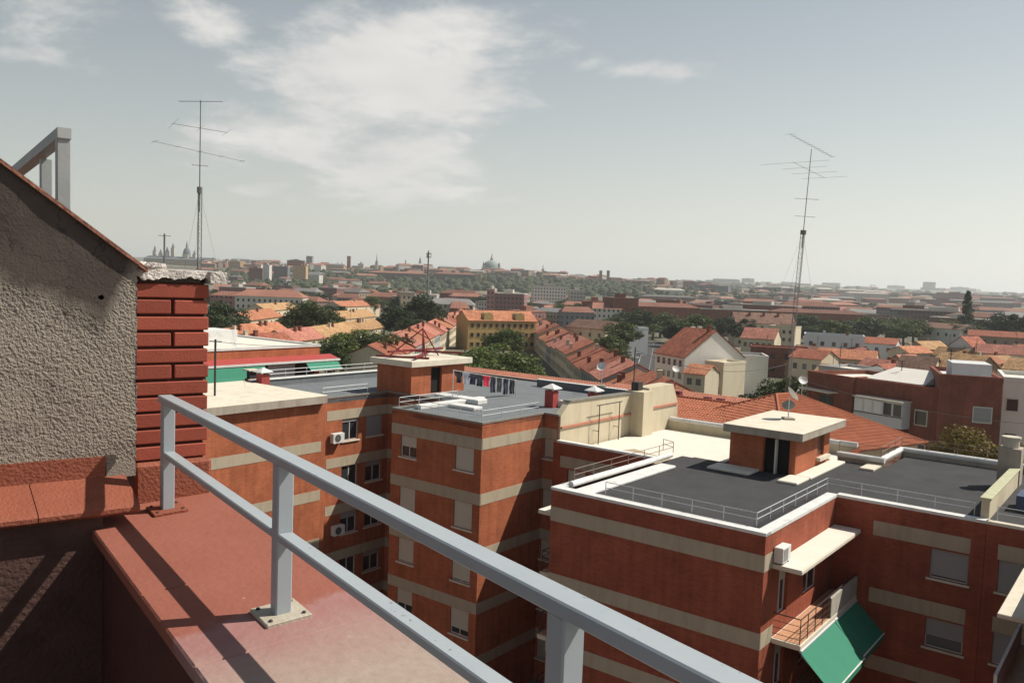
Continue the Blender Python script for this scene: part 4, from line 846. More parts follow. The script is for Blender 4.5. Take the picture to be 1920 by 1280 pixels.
def house_E():
    random.seed(7)
    t=Thing('tiled_house','house with orange barrel tiled hip roof behind the black roof','house',(-30,62,0),DA)
    wall=MB().box(-37,-22.5,58.8,66.4,0,12.75); t.part('wall',wall,BEIGE)
    r=math.hypot(4.1,1.3); U=(0,4.1/r,1.3/r); m=MB()
    # deck under the tiles
    dk=MB(); dk.add([(-37.3,58.4,12.78),(-22.0,58.4,12.78),(-22.0,62.6,14.14),(-37.3,62.6,14.14),(-22.0,66.8,12.78),(-37.3,66.8,12.78)],[(0,1,2,3),(3,2,4,5)]); t.part('roof_deck',dk,TERRA)
    barrel(m,(-37.3,58.4,12.8),(-22.0,58.4,12.8),U,lambda u:(0,r)); barrel(m,(-22.0,66.8,12.8),(-37.3,66.8,12.8),(0,-4.1/r,1.3/r),lambda u:(0,r)); rf=t.part('roof',m,TILEM,kind='stuff')
    rd=MB()
    for i in range(38): rd.tube((-37.3+i*0.4,62.6,14.17),(-37.3+(i+1)*0.4+0.05,62.6,14.2),0.11,7,0.095)
    t.part('ridge',rd,TILEM,rf)
    # hipped wing, turned about 19 degrees
    K=onz(1740,831,12.0); e1=Vector((math.sin(R(52)),-math.cos(R(52)),0)); e2=Vector((math.cos(R(52)),math.sin(R(52)),0))
    k=(K.dot(e1),K.dot(e2)); d=Vector((-0.337,-0.941,0)); pr=Vector((-0.941,0.337,0))
    LX,LY,HW,ze,zr=16.0,14.0,7.0,12.0,15.1
    Q=lambda x,y,z: Vector((k[0],k[1],0))+d*x+pr*y+Vector((0,0,z))
    w=MB(); w.prism([tuple(Q(0.5,0.5,0))[:2],tuple(Q(0.5,LY-0.5,0))[:2],tuple(Q(LX-0.5,LY-0.5,0))[:2],tuple(Q(LX-0.5,0.5,0))[:2]][::1],0,ze); t.part('wall',w,BEIGE)
    dk=MB(); A,B,C,D=Q(0,0,ze-0.02),Q(LX,0,ze-0.02),Q(LX,LY,ze-0.02),Q(0,LY,ze-0.02); M,N_=Q(HW,HW,zr-0.02),Q(LX-HW,HW,zr-0.02)
    dk.add([A,B,C,D,M,N_],[(0,1,5,4),(1,2,5),(2,3,4,5),(3,0,4)]); t.part('roof_deck',dk,TERRA)
    m=MB(); S=math.hypot(HW,zr-ze); rise=Vector((0,0,zr-ze))
    f=lambda L:(lambda u:(0,S*min(1,u/HW,(L-u)/HW)))
    barrel(m,Q(0,0,ze),Q(LX,0,ze),pr*HW+rise,f(LX)); barrel(m,Q(LX,LY,ze),Q(0,LY,ze),-pr*HW+rise,f(LX)); barrel(m,Q(LX,0,ze),Q(LX,LY,ze),-d*HW+rise,f(LY)); barrel(m,Q(0,LY,ze),Q(0,0,ze),d*HW+rise,f(LY))
    rf=t.part('roof',m,TILEM,kind='stuff'); rd=MB()
    for a,b in ((A,M),(B,N_),(C,N_),(D,M),(M,N_)):
        n=int((b-a).length/0.4)
        for i in range(n): rd.tube(a.lerp(b,i/n)+Vector((0,0,0.09)),a.lerp(b,(i+1.1)/n)+Vector((0,0,0.11)),0.11,6,0.09)
    t.part('ridge',rd,TILEM,rf)
    # rear pinkish gable with maroon chimneys
    t2=Thing('tiled_house','house with pale pink tiles and maroon chimneys behind the hip roof','house',(-40,72,0),DA)
    t2.part('wall',MB().box(-43,-26,68.6,76.4,0,11.85),BEIGE); m=MB(); r=math.hypot(4.2,1.44); barrel(m,(-43.3,68.3,11.9),(-25.7,68.3,11.9),(0,4.2/r,1.44/r),lambda u:(0,r)); rf=t2.part('roof',m,TILEM2,kind='stuff')
    dk=MB(); dk.add([(-43.3,68.3,11.88),(-25.7,68.3,11.88),(-25.7,72.5,13.32),(-43.3,72.5,13.32),(-25.7,76.8,11.88),(-43.3,76.8,11.88)],[(0,1,2,3),(3,2,4,5)]); t2.part('roof_deck',dk,TERRA)
    MRN=plain('maroon_paint',(0.13,0.02,0.03),0.7,0.15,5)
    for x,y,h in ((-36.2,70.6,1.3),(-35.3,70.3,0.6),(-32.6,70.8,0.3),(-31.4,70.9,0.3)): t2.part('chimney',MB().box(x-0.3,x+0.3,y-0.3,y+0.3,12.2,12.6+h+0.4),MRN,rf)
    # low roof beyond block B
    t3=Thing('tiled_house','low house with pink tiled roof just beyond the laundry line','house',(-42,58,0),DA)
    t3.part('wall',MB().box(-52,-33,55.5,62,0,13.7),BEIGE); m=MB(); r=math.hypot(3.4,1.3); barrel(m,(-52.3,55.2,13.75),(-32.7,55.2,13.75),(0,3.4/r,1.3/r),lambda u:(0,r)); t3.part('roof',m,TILEM2,kind='stuff')
    dk=MB(); dk.add([(-52.3,55.2,13.73),(-32.7,55.2,13.73),(-32.7,58.6,15.03),(-52.3,58.6,15.03),(-32.7,62.2,13.73),(-52.3,62.2,13.73)],[(0,1,2,3),(3,2,4,5)]); t3.part('roof_deck',dk,TERRA)
house_E()
# ================================================================== generic houses
WALLS={'white':plain('wall_white',(0.62,0.60,0.55),0.9,0.07,0.5,grime=0.25,streak=True,rnd=0.08),'cream':plain('wall_cream',(0.52,0.46,0.34),0.9,0.08,0.5,grime=0.25,streak=True,rnd=0.1),
       'ochre':plain('wall_ochre',(0.38,0.26,0.11),0.9,0.08,0.6,grime=0.2,streak=True,rnd=0.08),'grey':plain('wall_grey',(0.34,0.34,0.34),0.9,0.08,0.5,grime=0.3,streak=True,rnd=0.1),
       'brick':brick('far_brick',(0.22,0.075,0.05),(0.18,0.06,0.042),(0.18,0.11,0.085)),'brown':plain('wall_brown',(0.30,0.20,0.14),0.9,0.1,0.5,grime=0.3,rnd=0.12),'pale':plain('wall_palegrey',(0.50,0.52,0.53),0.9,0.06,0.5,grime=0.2,streak=True)}
ROOFS={'red':tiles('roof_red',(0.32,0.115,0.07)),'orange':tiles('roof_orange',(0.42,0.18,0.10)),'brown':tiles('roof_brown',(0.20,0.12,0.09)),'pink':tiles('roof_pink',(0.40,0.17,0.125)),'ochre':tiles('roof_ochre',(0.40,0.25,0.125))}
def wins_on(t, x0,x1,y,z0,z1,side,rows,cols,wall,fw_=1.1,fh=1.35,axis='x',frames=True):
    """small recess-framed windows on a wall of a house; side=-1 front(-y / -x), +1 back"""
    for r in range(rows):
        zc=z0+(z1-z0)*(r+0.5)/rows
        for c in range(cols):
            xc=x0+(x1-x0)*(c+0.5)/cols; f=MB(); g=MB(); o=0.07*side
            def bx(mb,a0,a1,k0,k1,b0,b1):
                k0,k1=sorted((y+k0*side,y+k1*side))
                mb.box(a0,a1,k0,k1,b0,b1) if axis=='x' else mb.box(k0,k1,a0,a1,b0,b1)
            for a0,a1,b0,b1 in ((xc-fw_/2-.1,xc+fw_/2+.1,zc-fh/2-.12,zc-fh/2),(xc-fw_/2-.1,xc-fw_/2,zc-fh/2,zc+fh/2),(xc+fw_/2,xc+fw_/2+.1,zc-fh/2,zc+fh/2),(xc-fw_/2-.1,xc+fw_/2+.1,zc+fh/2,zc+fh/2+.1)): bx(f,a0,a1,-0.02,0.09,b0,b1)
            w=t.part('window',f,wall); bx(g,xc-fw_/2,xc+fw_/2,-0.02,0.02,zc-fh/2,zc+fh/2); t.part('pane',g,GLASS,w)
def house(label, C, ang, L, W, ze, zr, wall='white', roof='red', group=None, z0=0.0, chim=(), wf=(2,3), ws=(0,0), wb=(0,0), style='gable', name='house', cat='house'):
    """local x along the ridge, front wall at y=-W/2; C = centre of the footprint"""
    t=Thing(name,label,cat,(0,0,z0),ang,group,org=(C[0],C[1])); wm=WALLS[wall]; hx,hy=L/2,W/2
    if style=='flat':
        t.part('wall',MB().box(-hx,hx,-hy,hy,z0,ze),wm); pm=MB(); q=0.3
        for b in ((-hx-.05,hx+.05,-hy-.05,-hy+q),(-hx-.05,hx+.05,hy-q,hy+.05),(-hx-.05,-hx+q,-hy+q,hy-q),(hx-q,hx+.05,-hy+q,hy-q)): pm.box(*b,ze+0.002,ze+0.55)
        t.part('parapet',pm,wm); rf=t.part('roof',MB().box(-hx+q,hx-q,-hy+q,hy-q,ze+0.001,ze+0.1),{'red':TERRA,'white':WHITE,'felt':FELTG,'cream':CREAM}.get(roof,FELTG))
        zc=ze+0.1
    else:
        m=MB(); m.box(-hx,hx,-hy,hy,z0,ze)
        if style=='gable':
            for x,fl in ((-hx,1),(hx,0)): m.add([(x,-hy,ze),(x,hy,ze),(x,0,zr-0.1)],[(0,1,2) if not fl else (2,1,0)])
        t.part('wall',m,wm); o=0.4; k=(zr-ze)/hy; m=MB(); xi=hx+0.25
        ex=0 if style=='gable' else min(hy,hx*0.95)
        a=[(-xi,-hy-o,ze-o*k),(xi,-hy-o,ze-o*k),(xi-ex,0,zr),(-xi+ex,0,zr),(xi,hy+o,ze-o*k),(-xi,hy+o,ze-o*k)]
        b=[(x,y,z+0.16) for x,y,z in a]; fs=[(0,1,2,3),(3,2,4,5)]+([(1,4,2),(5,0,3)] if ex else [])
        m.add(b,fs); m.add(a,[f[::-1] for f in fs]); bd=[0,1,4,5] if ex else [0,1,2,4,5,3]; n=len(bd)
        m.add(a+b,[(bd[i],bd[(i+1)%n],6+bd[(i+1)%n],6+bd[i]) for i in range(n)])
        rf=t.part('roof',m,ROOFS[roof]); zc=None
    for x,y in chim:
        zb=(zr-(zr-ze)*abs(y)/hy) if zc is None else zc
        c=MB().box(x-0.4,x+0.4,y-0.35,y+0.35,zb-0.3,zb+1.3); c.box(x-0.48,x+0.48,y-0.43,y+0.43,zb+1.301,zb+1.42); t.part('chimney',c,WALLS['brick'] if random.random()<0.7 else wm,rf)
    if random.random()<0.5 and L>5:
        ax=random.uniform(-hx*.7,hx*.7); zb=zr if zc is None else zc; a=MB().tube((ax,0.1,zb-0.2),(ax,0.1,zb+random.uniform(2.2,4.2)),0.045,5); zz=max(v[2] for v in a.v)
        for q,w_ in ((0.1,0.9),(0.35,0.7),(0.6,0.5)): a.tube((ax-w_*0.5,0.1,zz-q),(ax+w_*0.5,0.1,zz-q),0.025,4)
        t.part('aerial',a,DARKM,rf)
    if wf[0]: wins_on(t,-hx+0.4,hx-0.4,-hy,z0+0.4,ze-0.2,-1,wf[0],wf[1],wm)
    if wb[0]: wins_on(t,-hx+0.4,hx-0.4,hy,z0+0.4,ze-0.2,1,wb[0],wb[1],wm)
    if ws[0]:
        wins_on(t,-hy+0.4,hy-0.4,-hx,z0+0.4,ze-0.2,-1,ws[0],ws[1],wm,axis='y'); wins_on(t,-hy+0.4,hy-0.4,hx,z0+0.4,ze-0.2,1,ws[0],ws[1],wm,axis='y')
    return t
def house_px(label, x0,y0,x1,y1,z,depth,zr=None,style='flat',perp=False,**k):
    """front eave/parapet line between two photo pixels at height z; depth runs away from the viewer"""
    P,Q=onz(x0,y0,z),onz(x1,y1,z); P.z=Q.z=0; d=(Q-P).normalized(); n=Vector((-d.y,d.x,0)); L=(Q-P).length
    C=(P+Q)/2+n*depth/2; ang=math.atan2(d.y,d.x)
    if perp: return house(label,C,ang-math.pi/2,depth,L,z,zr,style=style,**k)
    return house(label,C,ang,L,depth,z,zr or z,style=style,**k)
random.seed(11)
# ---- two terraces of row houses ahead
def ordword(i):
    i+=1; one=['','first','second','third','fourth','fifth','sixth','seventh','eighth','ninth','tenth','eleventh','twelfth','thirteenth','fourteenth','fifteenth','sixteenth','seventeenth','eighteenth','nineteenth']
    if i<20: return one[i]
    t=i//10; return {2:'twentieth',3:'thirtieth',4:'fortieth'}[t] if i%10==0 else {2:'twenty-',3:'thirty-',4:'forty-'}[t]+one[i%10]
ordn=['first','second','third','fourth','fifth','sixth','seventh','eighth','ninth','tenth','eleventh','twelfth','thirteenth','fourteenth','fifteenth','sixteenth','seventeenth','eighteenth','nineteenth','twentieth']
def terrace_row(a,b,n,side,ze,zr,half,word,roofs,group):
    a=Vector(a); b=Vector(b); d=(b-a).normalized(); L=(b-a).length/n; ang=math.atan2(d.y,d.x)
    for i in range(n):
        c=a+d*(L*(i+0.5)); dz=random.uniform(-0.6,0.6)+0.25*(i%2)
        house('%s red tiled row house from the near end of the %s terrace'%(ordn[i],word),(c.x,c.y),ang,L-0.03,half*2,ze+dz,zr+dz,wall=random.choice(('cream','grey','cream')),roof=random.choice(roofs),group=group,
              chim=[(random.uniform(-L*.4,L*.4),side*half*random.uniform(0.05,0.75)) for q in range(random.choice((1,1,2)))],wf=(2,4) if side<0 and i<12 else (0,0),wb=(2,4) if side>0 and i<14 else (0,0))
# camera sees the left (west) face of the right terrace and the right face of the left terrace
terrace_row((24.5,112),(10.6,346),19,1,6.0,9.0,6.3,'right-hand',('red','red','pink','orange'),'row houses of the right-hand terrace')
terrace_row((-30,175),(-25,404),16,-1,6.2,9.0,5.8,'left-hand',('pink','pink','orange','red'),'row houses of the left-hand terrace')
# walls of the terraces get windows only on the side that shows
def yellow():
    P,Q=onz(878,600,10),onz(1006,602,10); 
    t=house_px('long yellow building with two round dormers closing the courtyard',878,600,1006,602,10,11,zr=13.0,style='gable',wall='ochre',roof='orange',wf=(3,11),name='yellow_building',cat='building')
    L=(Q-P).length
    for fx in (-0.21,0.25):
        m=MB(); n=10; x=fx*L; prof=[(-1.7,9.8),(-1.7,11.2)]+[(1.7*math.cos(math.pi-math.pi*i/n),11.2+1.5*math.sin(math.pi*i/n)) for i in range(1,n)]+[(1.7,11.2),(1.7,9.8)]
        k=len(prof); m.v=[(x+a,-5.62,z) for a,z in prof]+[(x+a,-2.0,z) for a,z in prof]; m.f=[tuple(range(k))[::-1],tuple(range(k,2*k))]+[(i,(i+1)%k,k+(i+1)%k,k+i) for i in range(k)]
        t.part('dormer',m,WALLS['ochre'])
yellow()
house_px('grey house with brown roof right of the yellow building',1062,612,1135,618,8.5,12,zr=11,style='gable',wall='cream',roof='brown',wf=(2,4))
house_px('white walled house with pale flat roof behind the courtyard trees',1138,612,1165,616,9,10,style='flat',wall='pale',roof='cream',wf=(3,2))
# ---- houses left of the courtyard
LH=[(430,640,500,632,6.5,9,'orange',2),(478,628,545,622,6.5,9,'orange',2),(545,640,610,632,6,9,'pink',2),(610,632,668,622,6,9,'ochre',2),(662,622,722,612,6,9,'ochre',3),(560,608,640,600,6.5,9,'orange',2),(640,598,705,592,6.5,9,'ochre',2),
    (470,600,530,592,7,10,'orange',1),(640,575,712,572,7,10,'orange',1),(500,582,560,578,7,10,'ochre',1),(395,618,432,612,7,9,'pink',1),(420,655,560,648,7,11,'red',2)]
LN=['orange','ochre','pink','red']
wd=['beside the far left trees, nearest of the orange roofs','in the second rank left of the round tree','right of the white roof box, low pink roofed','under the round tree, ochre roofed','just left of the dark tree pair, with three chimneys','below the round tree, orange roofed','right of the round tree in front of the distant wood','left of the round tree at the back','far back between the round tree and the dark trees','far back left of the round tree with ochre tiles','touching the brick pillar in view, pink roofed','long and red roofed behind the white roof deck']
for (x0,y0,x1,y1,z,dp,rf,nc),w in zip(LH,wd):
    house_px('tiled house '+w,x0,y0,x1,y1,z,dp,zr=z+2.6,style='gable',wall='cream',roof=rf,chim=[((i-nc/2+0.5)*2.6,-1.2) for i in range(nc)],wf=(2,4))
# ---- right-hand quarter
house_px('tall white gabled house with red roof and big chimney by the street',1284,669,1394,669,8.6,11.5,zr=14.2,style='gable',perp=True,wall='white',roof='red',wf=(3,5),ws=(0,0),chim=[(-5,1.5),(-2,1.2),(1,1.4),(4,-0.5)])
house_px('white flat house with roof lumber in front of the gabled one',1356,668,1441,672,8.2,9,style='flat',wall='white',roof='felt',wf=(0,0))
house_px('cream house with orange lean-to roof beside the white gable',1282,698,1322,702,6.3,7,zr=7.8,style='gable',wall='cream',roof='orange',wf=(2,2))
house_px('narrow cream house with small windows left of the white flat house',1322,680,1357,684,7.6,8,style='flat',wall='cream',roof='cream',wf=(2,2))
house_px('long cream house with dormered brown roof before the wood',1380,604,1492,608,10,10,zr=14,style='gable',wall='cream',roof='brown',wf=(3,8),chim=((-6,-1.5),(0,-1.5),(6,-1.5)))
house_px('pink tiled house below the long brown roof',1390,632,1452,636,8.2,9,zr=11.2,style='gable',wall='cream',roof='pink',wf=(2,5))
house_px('yellowish block with wide window strips right of the pink tiled house',1440,612,1490,615,9.5,9,style='flat',wall='cream',roof='felt',wf=(3,4))
house_px('brick house with red roof terrace behind the white flat house',1408,652,1520,658,7.6,9,style='flat',wall='brick',roof='red',wf=(2,4))
house_px('grey walled block with clutter on its roof left of the wood',1508,628,1622,634,9.6,11,style='flat',wall='pale',roof='felt',wf=(2,5),chim=((-3,0),(4,1)))
house_px('low grey house right of the cluttered grey block',1588,640,1680,646,7.5,8,zr=9.2,style='gable',wall='pale',roof='red',wf=(2,4))
house_px('big white house with brown roof near the right border',1722,612,1800,618,10,11,zr=12,style='gable',wall='white',roof='brown',wf=(2,5))
house_px('pale gable end house in front of the big white house',1778,648,1824,652,8.4,9,zr=11.5,style='gable',perp=True,wall='pale',roof='red',wf=(0,0))
house_px('long red roofed house at the right border',1815,628,1960,636,8.5,10,zr=10.5,style='gable',wall='brown',roof='red',wf=(2,7))
house_px('low house with pink roof second from the right border',1830,660,1960,668,7.5,9,zr=9.8,style='gable',wall='cream',roof='pink',wf=(1,6))
house_px('orange roofed house between the grey block and the white roof',1530,668,1640,676,7.0,9,zr=9.0,style='gable',wall='cream',roof='orange',wf=(2,5))
house_px('beige gable house with brown roof behind the white roof',1680,690,1748,696,8.0,8,zr=10.5,style='gable',wall='cream',roof='brown',wf=(1,3))
house_px('ochre roofed barn with dark gable behind the brick row',1755,690,1822,698,8.4,10,zr=11.5,style='gable',wall='brown',roof='ochre',wf=(0,0))
house_px('red roofed house tucked behind the white roof',1685,715,1762,725,9.5,8,zr=11.2,style='gable',wall='cream',roof='orange',wf=(0,0))
house_px('ochre roofed house at the right border behind the brick block',1880,690,1990,700,9.0,9,zr=11,style='gable',wall='cream',roof='ochre',wf=(0,0))
house_px('small grey shed roof left of the brick row',1535,690,1600,698,10.5,8,style='flat',wall='grey',roof='cream',wf=(0,0))
house_px('orange walled house behind the small street tree',1480,668,1540,674,7.8,8,zr=9.6,style='gable',wall='cream',roof='red',wf=(2,3))
def brick_row():
    w='brick'
    a=house_px('dark brick house with balcony canopy at the left of the brick row',1515,703,1600,717,13.5,9,style='flat',wall=w,roof='cream',wf=(0,0))
    b=house_px('dark brick house with white enclosed balcony and white roof',1598,716,1760,738,13.5,9,style='flat',wall=w,roof='white',wf=(0,0))
    c=house_px('tall dark brick house with one shuttered window',1762,711,1880,719,15.0,10,style='flat',wall=w,roof='white',wf=(0,0))
    d=house_px('white rendered house at the right border',1882,716,1990,724,14.6,10,style='flat',wall='white',roof='cream',wf=(0,0))
    def W(t,L,W_,u,z0,z1,w_,mat,name='window',k=0.05):
        f=MB().box(u-w_/2,u+w_/2,-W_/2-k,-W_/2+0.02,z0,z1); o=t.part(name,f,mat); return o
    Lb=(onz(1760,738,13.5)-onz(1598,716,13.5)).length
    # enclosed balcony: projecting white box with panes
    m=MB().box(-Lb*0.36,Lb*0.21,-5.9,-4.5,9.5,12.2); e=b.part('enclosed_balcony',m,WALLS['pale']); b.part('roof_slab',MB().box(-Lb*0.37,Lb*0.22,-6.1,-4.5,12.202,12.32),CONC,e)
    for i in range(5):
        x=-Lb*0.36+(Lb*0.57)*(i+0.5)/5; b.part('pane',MB().box(x-0.44,x+0.44,-5.93,-5.88,10.75,12.0),MATS['white_sheet'] if i<3 else GLASS,e)
    b.part('rail',MB().tube((-Lb*0.36,-5.95,10.65),(Lb*0.21,-5.95,10.65),0.04,6),DARKM,e)
    m=MB().box(-Lb*0.36,Lb*0.21,-5.7,-4.5,6.4,9.0); b.part('enclosed_balcony',m,WALLS['pale'])
    for t,W2,us in ((b,9,((Lb*0.33,10.0,11.6,1.2),(-Lb*0.43,10.3,11.6,0.8),(Lb*0.33,6.6,8.2,1.2))),(c,10,((1.2,11.0,12.6,1.5),(1.2,7.6,9.2,1.5))),(d,10,((-1.6,11.6,13.0,1.0),(-1.6,8.0,9.4,1.0)))):
        for u,z0,z1,w_ in us: 
            o=W(t,0,W2,u,z0,z1,w_+0.2,FRAME); t.part('pane',MB().box(u-w_/2,u+w_/2,-W2/2-0.07,-W2/2-0.04,z0+0.1,z1-0.1),BLINDG if t is c else GLASS,o)
    La=(onz(1600,717,13.5)-onz(1515,703,13.5)).length
    a.part('canopy',MB().box(-La*0.5,La*0.2,-5.8,-4.45,12.0,12.15),CONC); k=a.part('balcony',MB().box(-La*0.5,La*0.2,-5.8,-4.45,9.2,9.35),CONC); a.part('parapet_panel',MB().box(-La*0.5,La*0.2,-5.8,-5.7,9.351,10.3),CONCD,k); a.part('door',MB().box(-La*0.2,La*0.1,-4.54,-4.45,9.36,11.6),GLASS)
    # sloping white roof on the middle house
    m=MB(); x0,x1=-Lb*0.45,Lb*0.25; m.add([(x0,-3,14.0),(x1,-3,14.0),(x1,3.5,14.0),(x0,3.5,14.0),(x0+1.0,1,15.2),(x1-0.6,1,15.2)],[(0,1,5,4),(1,2,5),(2,3,4,5),(3,0,4),(3,2,1,0)]); b.part('white_hip',m,WALLS['white'])
    c.part('roof_room',MB().box(-1.5,2.0,-3.2,1.5,15.11,16.6),WALLS['pale'])
brick_row()
# filler houses of the right-hand quarter, seen between the named ones
random.seed(21)
def filler():
    ex=[]
    for i in range(46):
        px=random.uniform(1500,1990); Y=random.uniform(165,330); X=(px-960)/FPX*Y
        if any((X-a)**2+(Y-b)**2<90 for a,b in ex): continue
        ex.append((X,Y)); z=random.uniform(4.2,6.4); wl=random.choice(('white','cream','cream','brown','grey','pale')); rf=random.choice(('red','orange','pink','brown','orange','ochre'))
        house('low %s walled house with %s tiles packed into the right-hand quarter'%({'pale':'light grey'}.get(wl,wl),rf),(X,Y),R(-58)+random.choice((0,math.pi/2))+random.uniform(-.08,.08),random.uniform(8,13),random.uniform(6.5,9),z,z+random.uniform(1.6,2.6),wall=wl,roof=rf,group='low houses packed into the right-hand quarter',chim=[(1,1)],wf=(0,0))
filler()
# ================================================================== trees
LEAF={'green':leafmat('leaf_green',(0.036,0.060,0.014),(0.085,0.105,0.026)),'dark':leafmat('leaf_dark',(0.018,0.036,0.012),(0.046,0.066,0.02)),'autumn':leafmat('leaf_autumn',(0.10,0.085,0.018),(0.21,0.15,0.035)),'fresh':leafmat('leaf_fresh',(0.048,0.082,0.016),(0.11,0.135,0.032))}
BARK=plain('bark',(0.09,0.065,0.045),0.95,0.2,6,0.5,30)
def crown_mesh(seed, n, ls, mat, conif=False):
    """unit crown (radius 1, height ~2) of leaf-sized faces clustered on limbs"""
    rnd=random.Random(seed); mb=MB(); cl=[]
    for i in range(70 if conif else 26):
        while True:
            p=Vector((rnd.uniform(-1,1),rnd.uniform(-1,1),rnd.uniform(-0.85,1)))
            if p.length<1: break
        if conif: h=rnd.uniform(0,1); a=rnd.uniform(0,6.28); rr=((1-h)*0.8+0.04)*rnd.uniform(0.4,1); p=Vector((math.cos(a)*rr,math.sin(a)*rr,h*2.4-1))
        cl.append((p*(0.78 if not conif else 1),rnd.uniform(0.2,0.42) if not conif else rnd.uniform(0.14,0.28)*(1.15-0.5*p.z/1.4)))
    for i in range(n):
        c,r=cl[rnd.randrange(len(cl))]
        while True:
            q=Vector((rnd.uniform(-1,1),rnd.uniform(-1,1),rnd.uniform(-1,1)))
            if 0.3<q.length<1: break
        p=c+q*r*Vector((1,1,0.75)).length/1.6 if False else c+Vector((q.x*r,q.y*r,q.z*r*0.75))
        nrm=(q.normalized()*0.7+Vector((rnd.uniform(-1,1),rnd.uniform(-1,1),rnd.uniform(-0.4,1)))).normalized(); u=nrm.orthogonal().normalized(); u=Matrix.Rotation(rnd.uniform(0,6.28),3,nrm)@u; v=nrm.cross(u); s=ls*rnd.uniform(0.6,1.4)
        mb.add([p-u*s,p+v*s*0.55,p+u*s,p-v*s*0.55],[(0,1,2,3)])
    return mb.mesh('crown',mat), cl
CROWNS={}
for kk,(mat,n,ls,cf) in {'green1':('green',5200,0.05,0),'green2':('green',5200,0.05,0),'dark1':('dark',5600,0.05,0),'dark2':('dark',5200,0.055,0),'fresh1':('fresh',5200,0.05,0),'autumn1':('autumn',14000,0.030,0),'conifer':('dark',7000,0.05,1)}.items():
    CROWNS[kk]=crown_mesh(hash(kk)%1000 if False else sum(map(ord,kk)),n,ls,LEAF[mat],cf)
TRUNKS={}
def trunk_mesh(key):
    if key in TRUNKS: return TRUNKS[key]
    me,cl=CROWNS[key]; mb=MB(); mb.tube((0,0,-2.4),(0.04,0.02,-1.0),0.085,8,0.06); mb.tube((0.04,0.02,-1.0),(0,0,0.1),0.06,7,0.03)
    for c,r in cl[:11]: mb.tube((0.03,0.01,-1.0+0.5*max(0,(c.z+0.6))),c*0.92,0.028,5,0.008)
    TRUNKS[key]=mb.mesh('trunk',BARK); return TRUNKS[key]
def tree(label, px, ytop, Y, rad, key, group=None, name='tree', hz=None, X=None, zt=None):
    P=atY(px,ytop,Y); zt=P.z if zt is None else zt; X=P.x if X is None else X; hgt=max(3.0,zt-gz(X,Y)); rz=hz or min(rad,hgt*0.42)
    o=bpy.data.objects.new(name,None); col.objects.link(o); o.location=(X,Y,gz(X,Y)); tag(o,label,'tree',group)
    cz=hgt-rz*0.97; c=bpy.data.objects.new('crown',CROWNS[key][0]); col.objects.link(c); c.parent=o; c.location=(0,0,cz); c.scale=(rad,rad,rz); c.rotation_euler=(0,0,random.uniform(0,6.28))
    k=bpy.data.objects.new('trunk',trunk_mesh(key)); col.objects.link(k); k.parent=o; k.scale=(rad*0.9,rad*0.9,cz/2.4); k.location=(0,0,cz); k.rotation_euler=c.rotation_euler
    return o
random.seed(5)
TR=[('broad dark tree just right of the brick pillar',418,556,235,8.5,'dark1'),('wide round green tree among the orange roofs, main crown',585,560,265,9,'green1'),('smaller green tree joined to the left of the round tree',548,576,262,6,'green2'),('green tree joined to the right of the round tree',622,576,268,6.5,'green2'),
    ('tall dark tree left of the row houses',800,541,305,8.5,'dark1'),('dark tree left of the tallest dark tree',748,562,300,8.5,'dark2'),('low dark tree under the tallest dark tree',772,585,290,7,'dark2'),('leafy green tree above the roof rail on the left',650,612,185,7.5,'fresh1'),('green tree in front of the ochre roofs',700,616,190,7,'green1'),('green bush tree right of the white roof',618,628,172,5,'green2'),('green tree behind the trestle roof',740,622,205,6,'green1'),
    ('tall fresh green tree before the yellow building',945,612,225,6.5,'green1'),('wide courtyard tree left of centre',912,640,185,8,'fresh1'),('courtyard tree in the middle, nearest',955,655,150,7.5,'green1'),('courtyard tree behind the laundry line',895,668,140,6.5,'fresh1'),('low courtyard tree beside the right-hand terrace',985,675,165,5.5,'green2'),('small courtyard tree near the clothes pole',1000,700,120,4,'green2'),
    ('dark tree right of the right-hand terrace, tallest',1192,572,375,10.5,'dark1'),('green tree right of the terrace middle',1165,600,270,8,'green1'),('green tree left of the street cars',1148,622,245,6,'green2'),('green tree behind the terrace ridge',1125,612,300,7.5,'green2'),('leafy tree over the street end',1240,584,390,9,'green1'),('dark tree over the far street',1275,592,330,7.5,'dark2'),('small tree above the terrace end',1150,650,200,5,'green1'),('round tree at the left bend of the street',1166,612,285,7,'green1'),('dark tree closing the street behind the white gable house',1262,604,352,7.5,'dark1'),('green tree closing the far end of the street',1225,602,372,8,'green2'),('low fresh tree behind the terrace ridge',1138,648,215,5,'fresh1'),('bushy tree by the street end on the left',1150,636,262,5.5,'dark2'),('tall tree behind the white gable house',1305,588,300,8,'green1'),('small tree between terrace and street',1142,672,182,3.6,'green2'),
    ('bushy tree in front of the white flat house',1432,716,112,4.6,'dark1'),('green tree left of the brick row',1475,700,108,4.4,'green1'),('small dark tree below the white house',1400,735,106,3.2,'dark2'),('yellowing tree beyond the black roof at the right border',1858,780,72,5.0,'autumn1'),('small yellowing tree next to the large one',1785,815,76,2.6,'autumn1')]
for a in TR: tree(*a)
for i in range(34):
    px=1290+i*19.5+random.uniform(-6,6); Y=random.uniform(350,440)
    tree('%s tree from the left in the dark belt of trees on the right'%ordword(i),px,random.uniform(583,600)+ (px-1290)*0.012,Y,random.uniform(7,10.5),random.choice(('dark1','dark2','green1','green2')),'belt of trees on the right')
rnd_=random.Random(8)
_sc=sorted((rnd_.uniform(390,1180),rnd_.uniform(430,900)) for i in range(64))
for i,(px,Y) in enumerate(_sc):
    X=(px-960)/FPX*Y; tree('small hazy tree between the buildings of the low city beyond the tiled houses',px,500,Y,rnd_.uniform(5,8.5),rnd_.choice(('dark1','dark2','green1','green2')),'trees scattered in the low city',X=X,zt=rnd_.uniform(8,13))
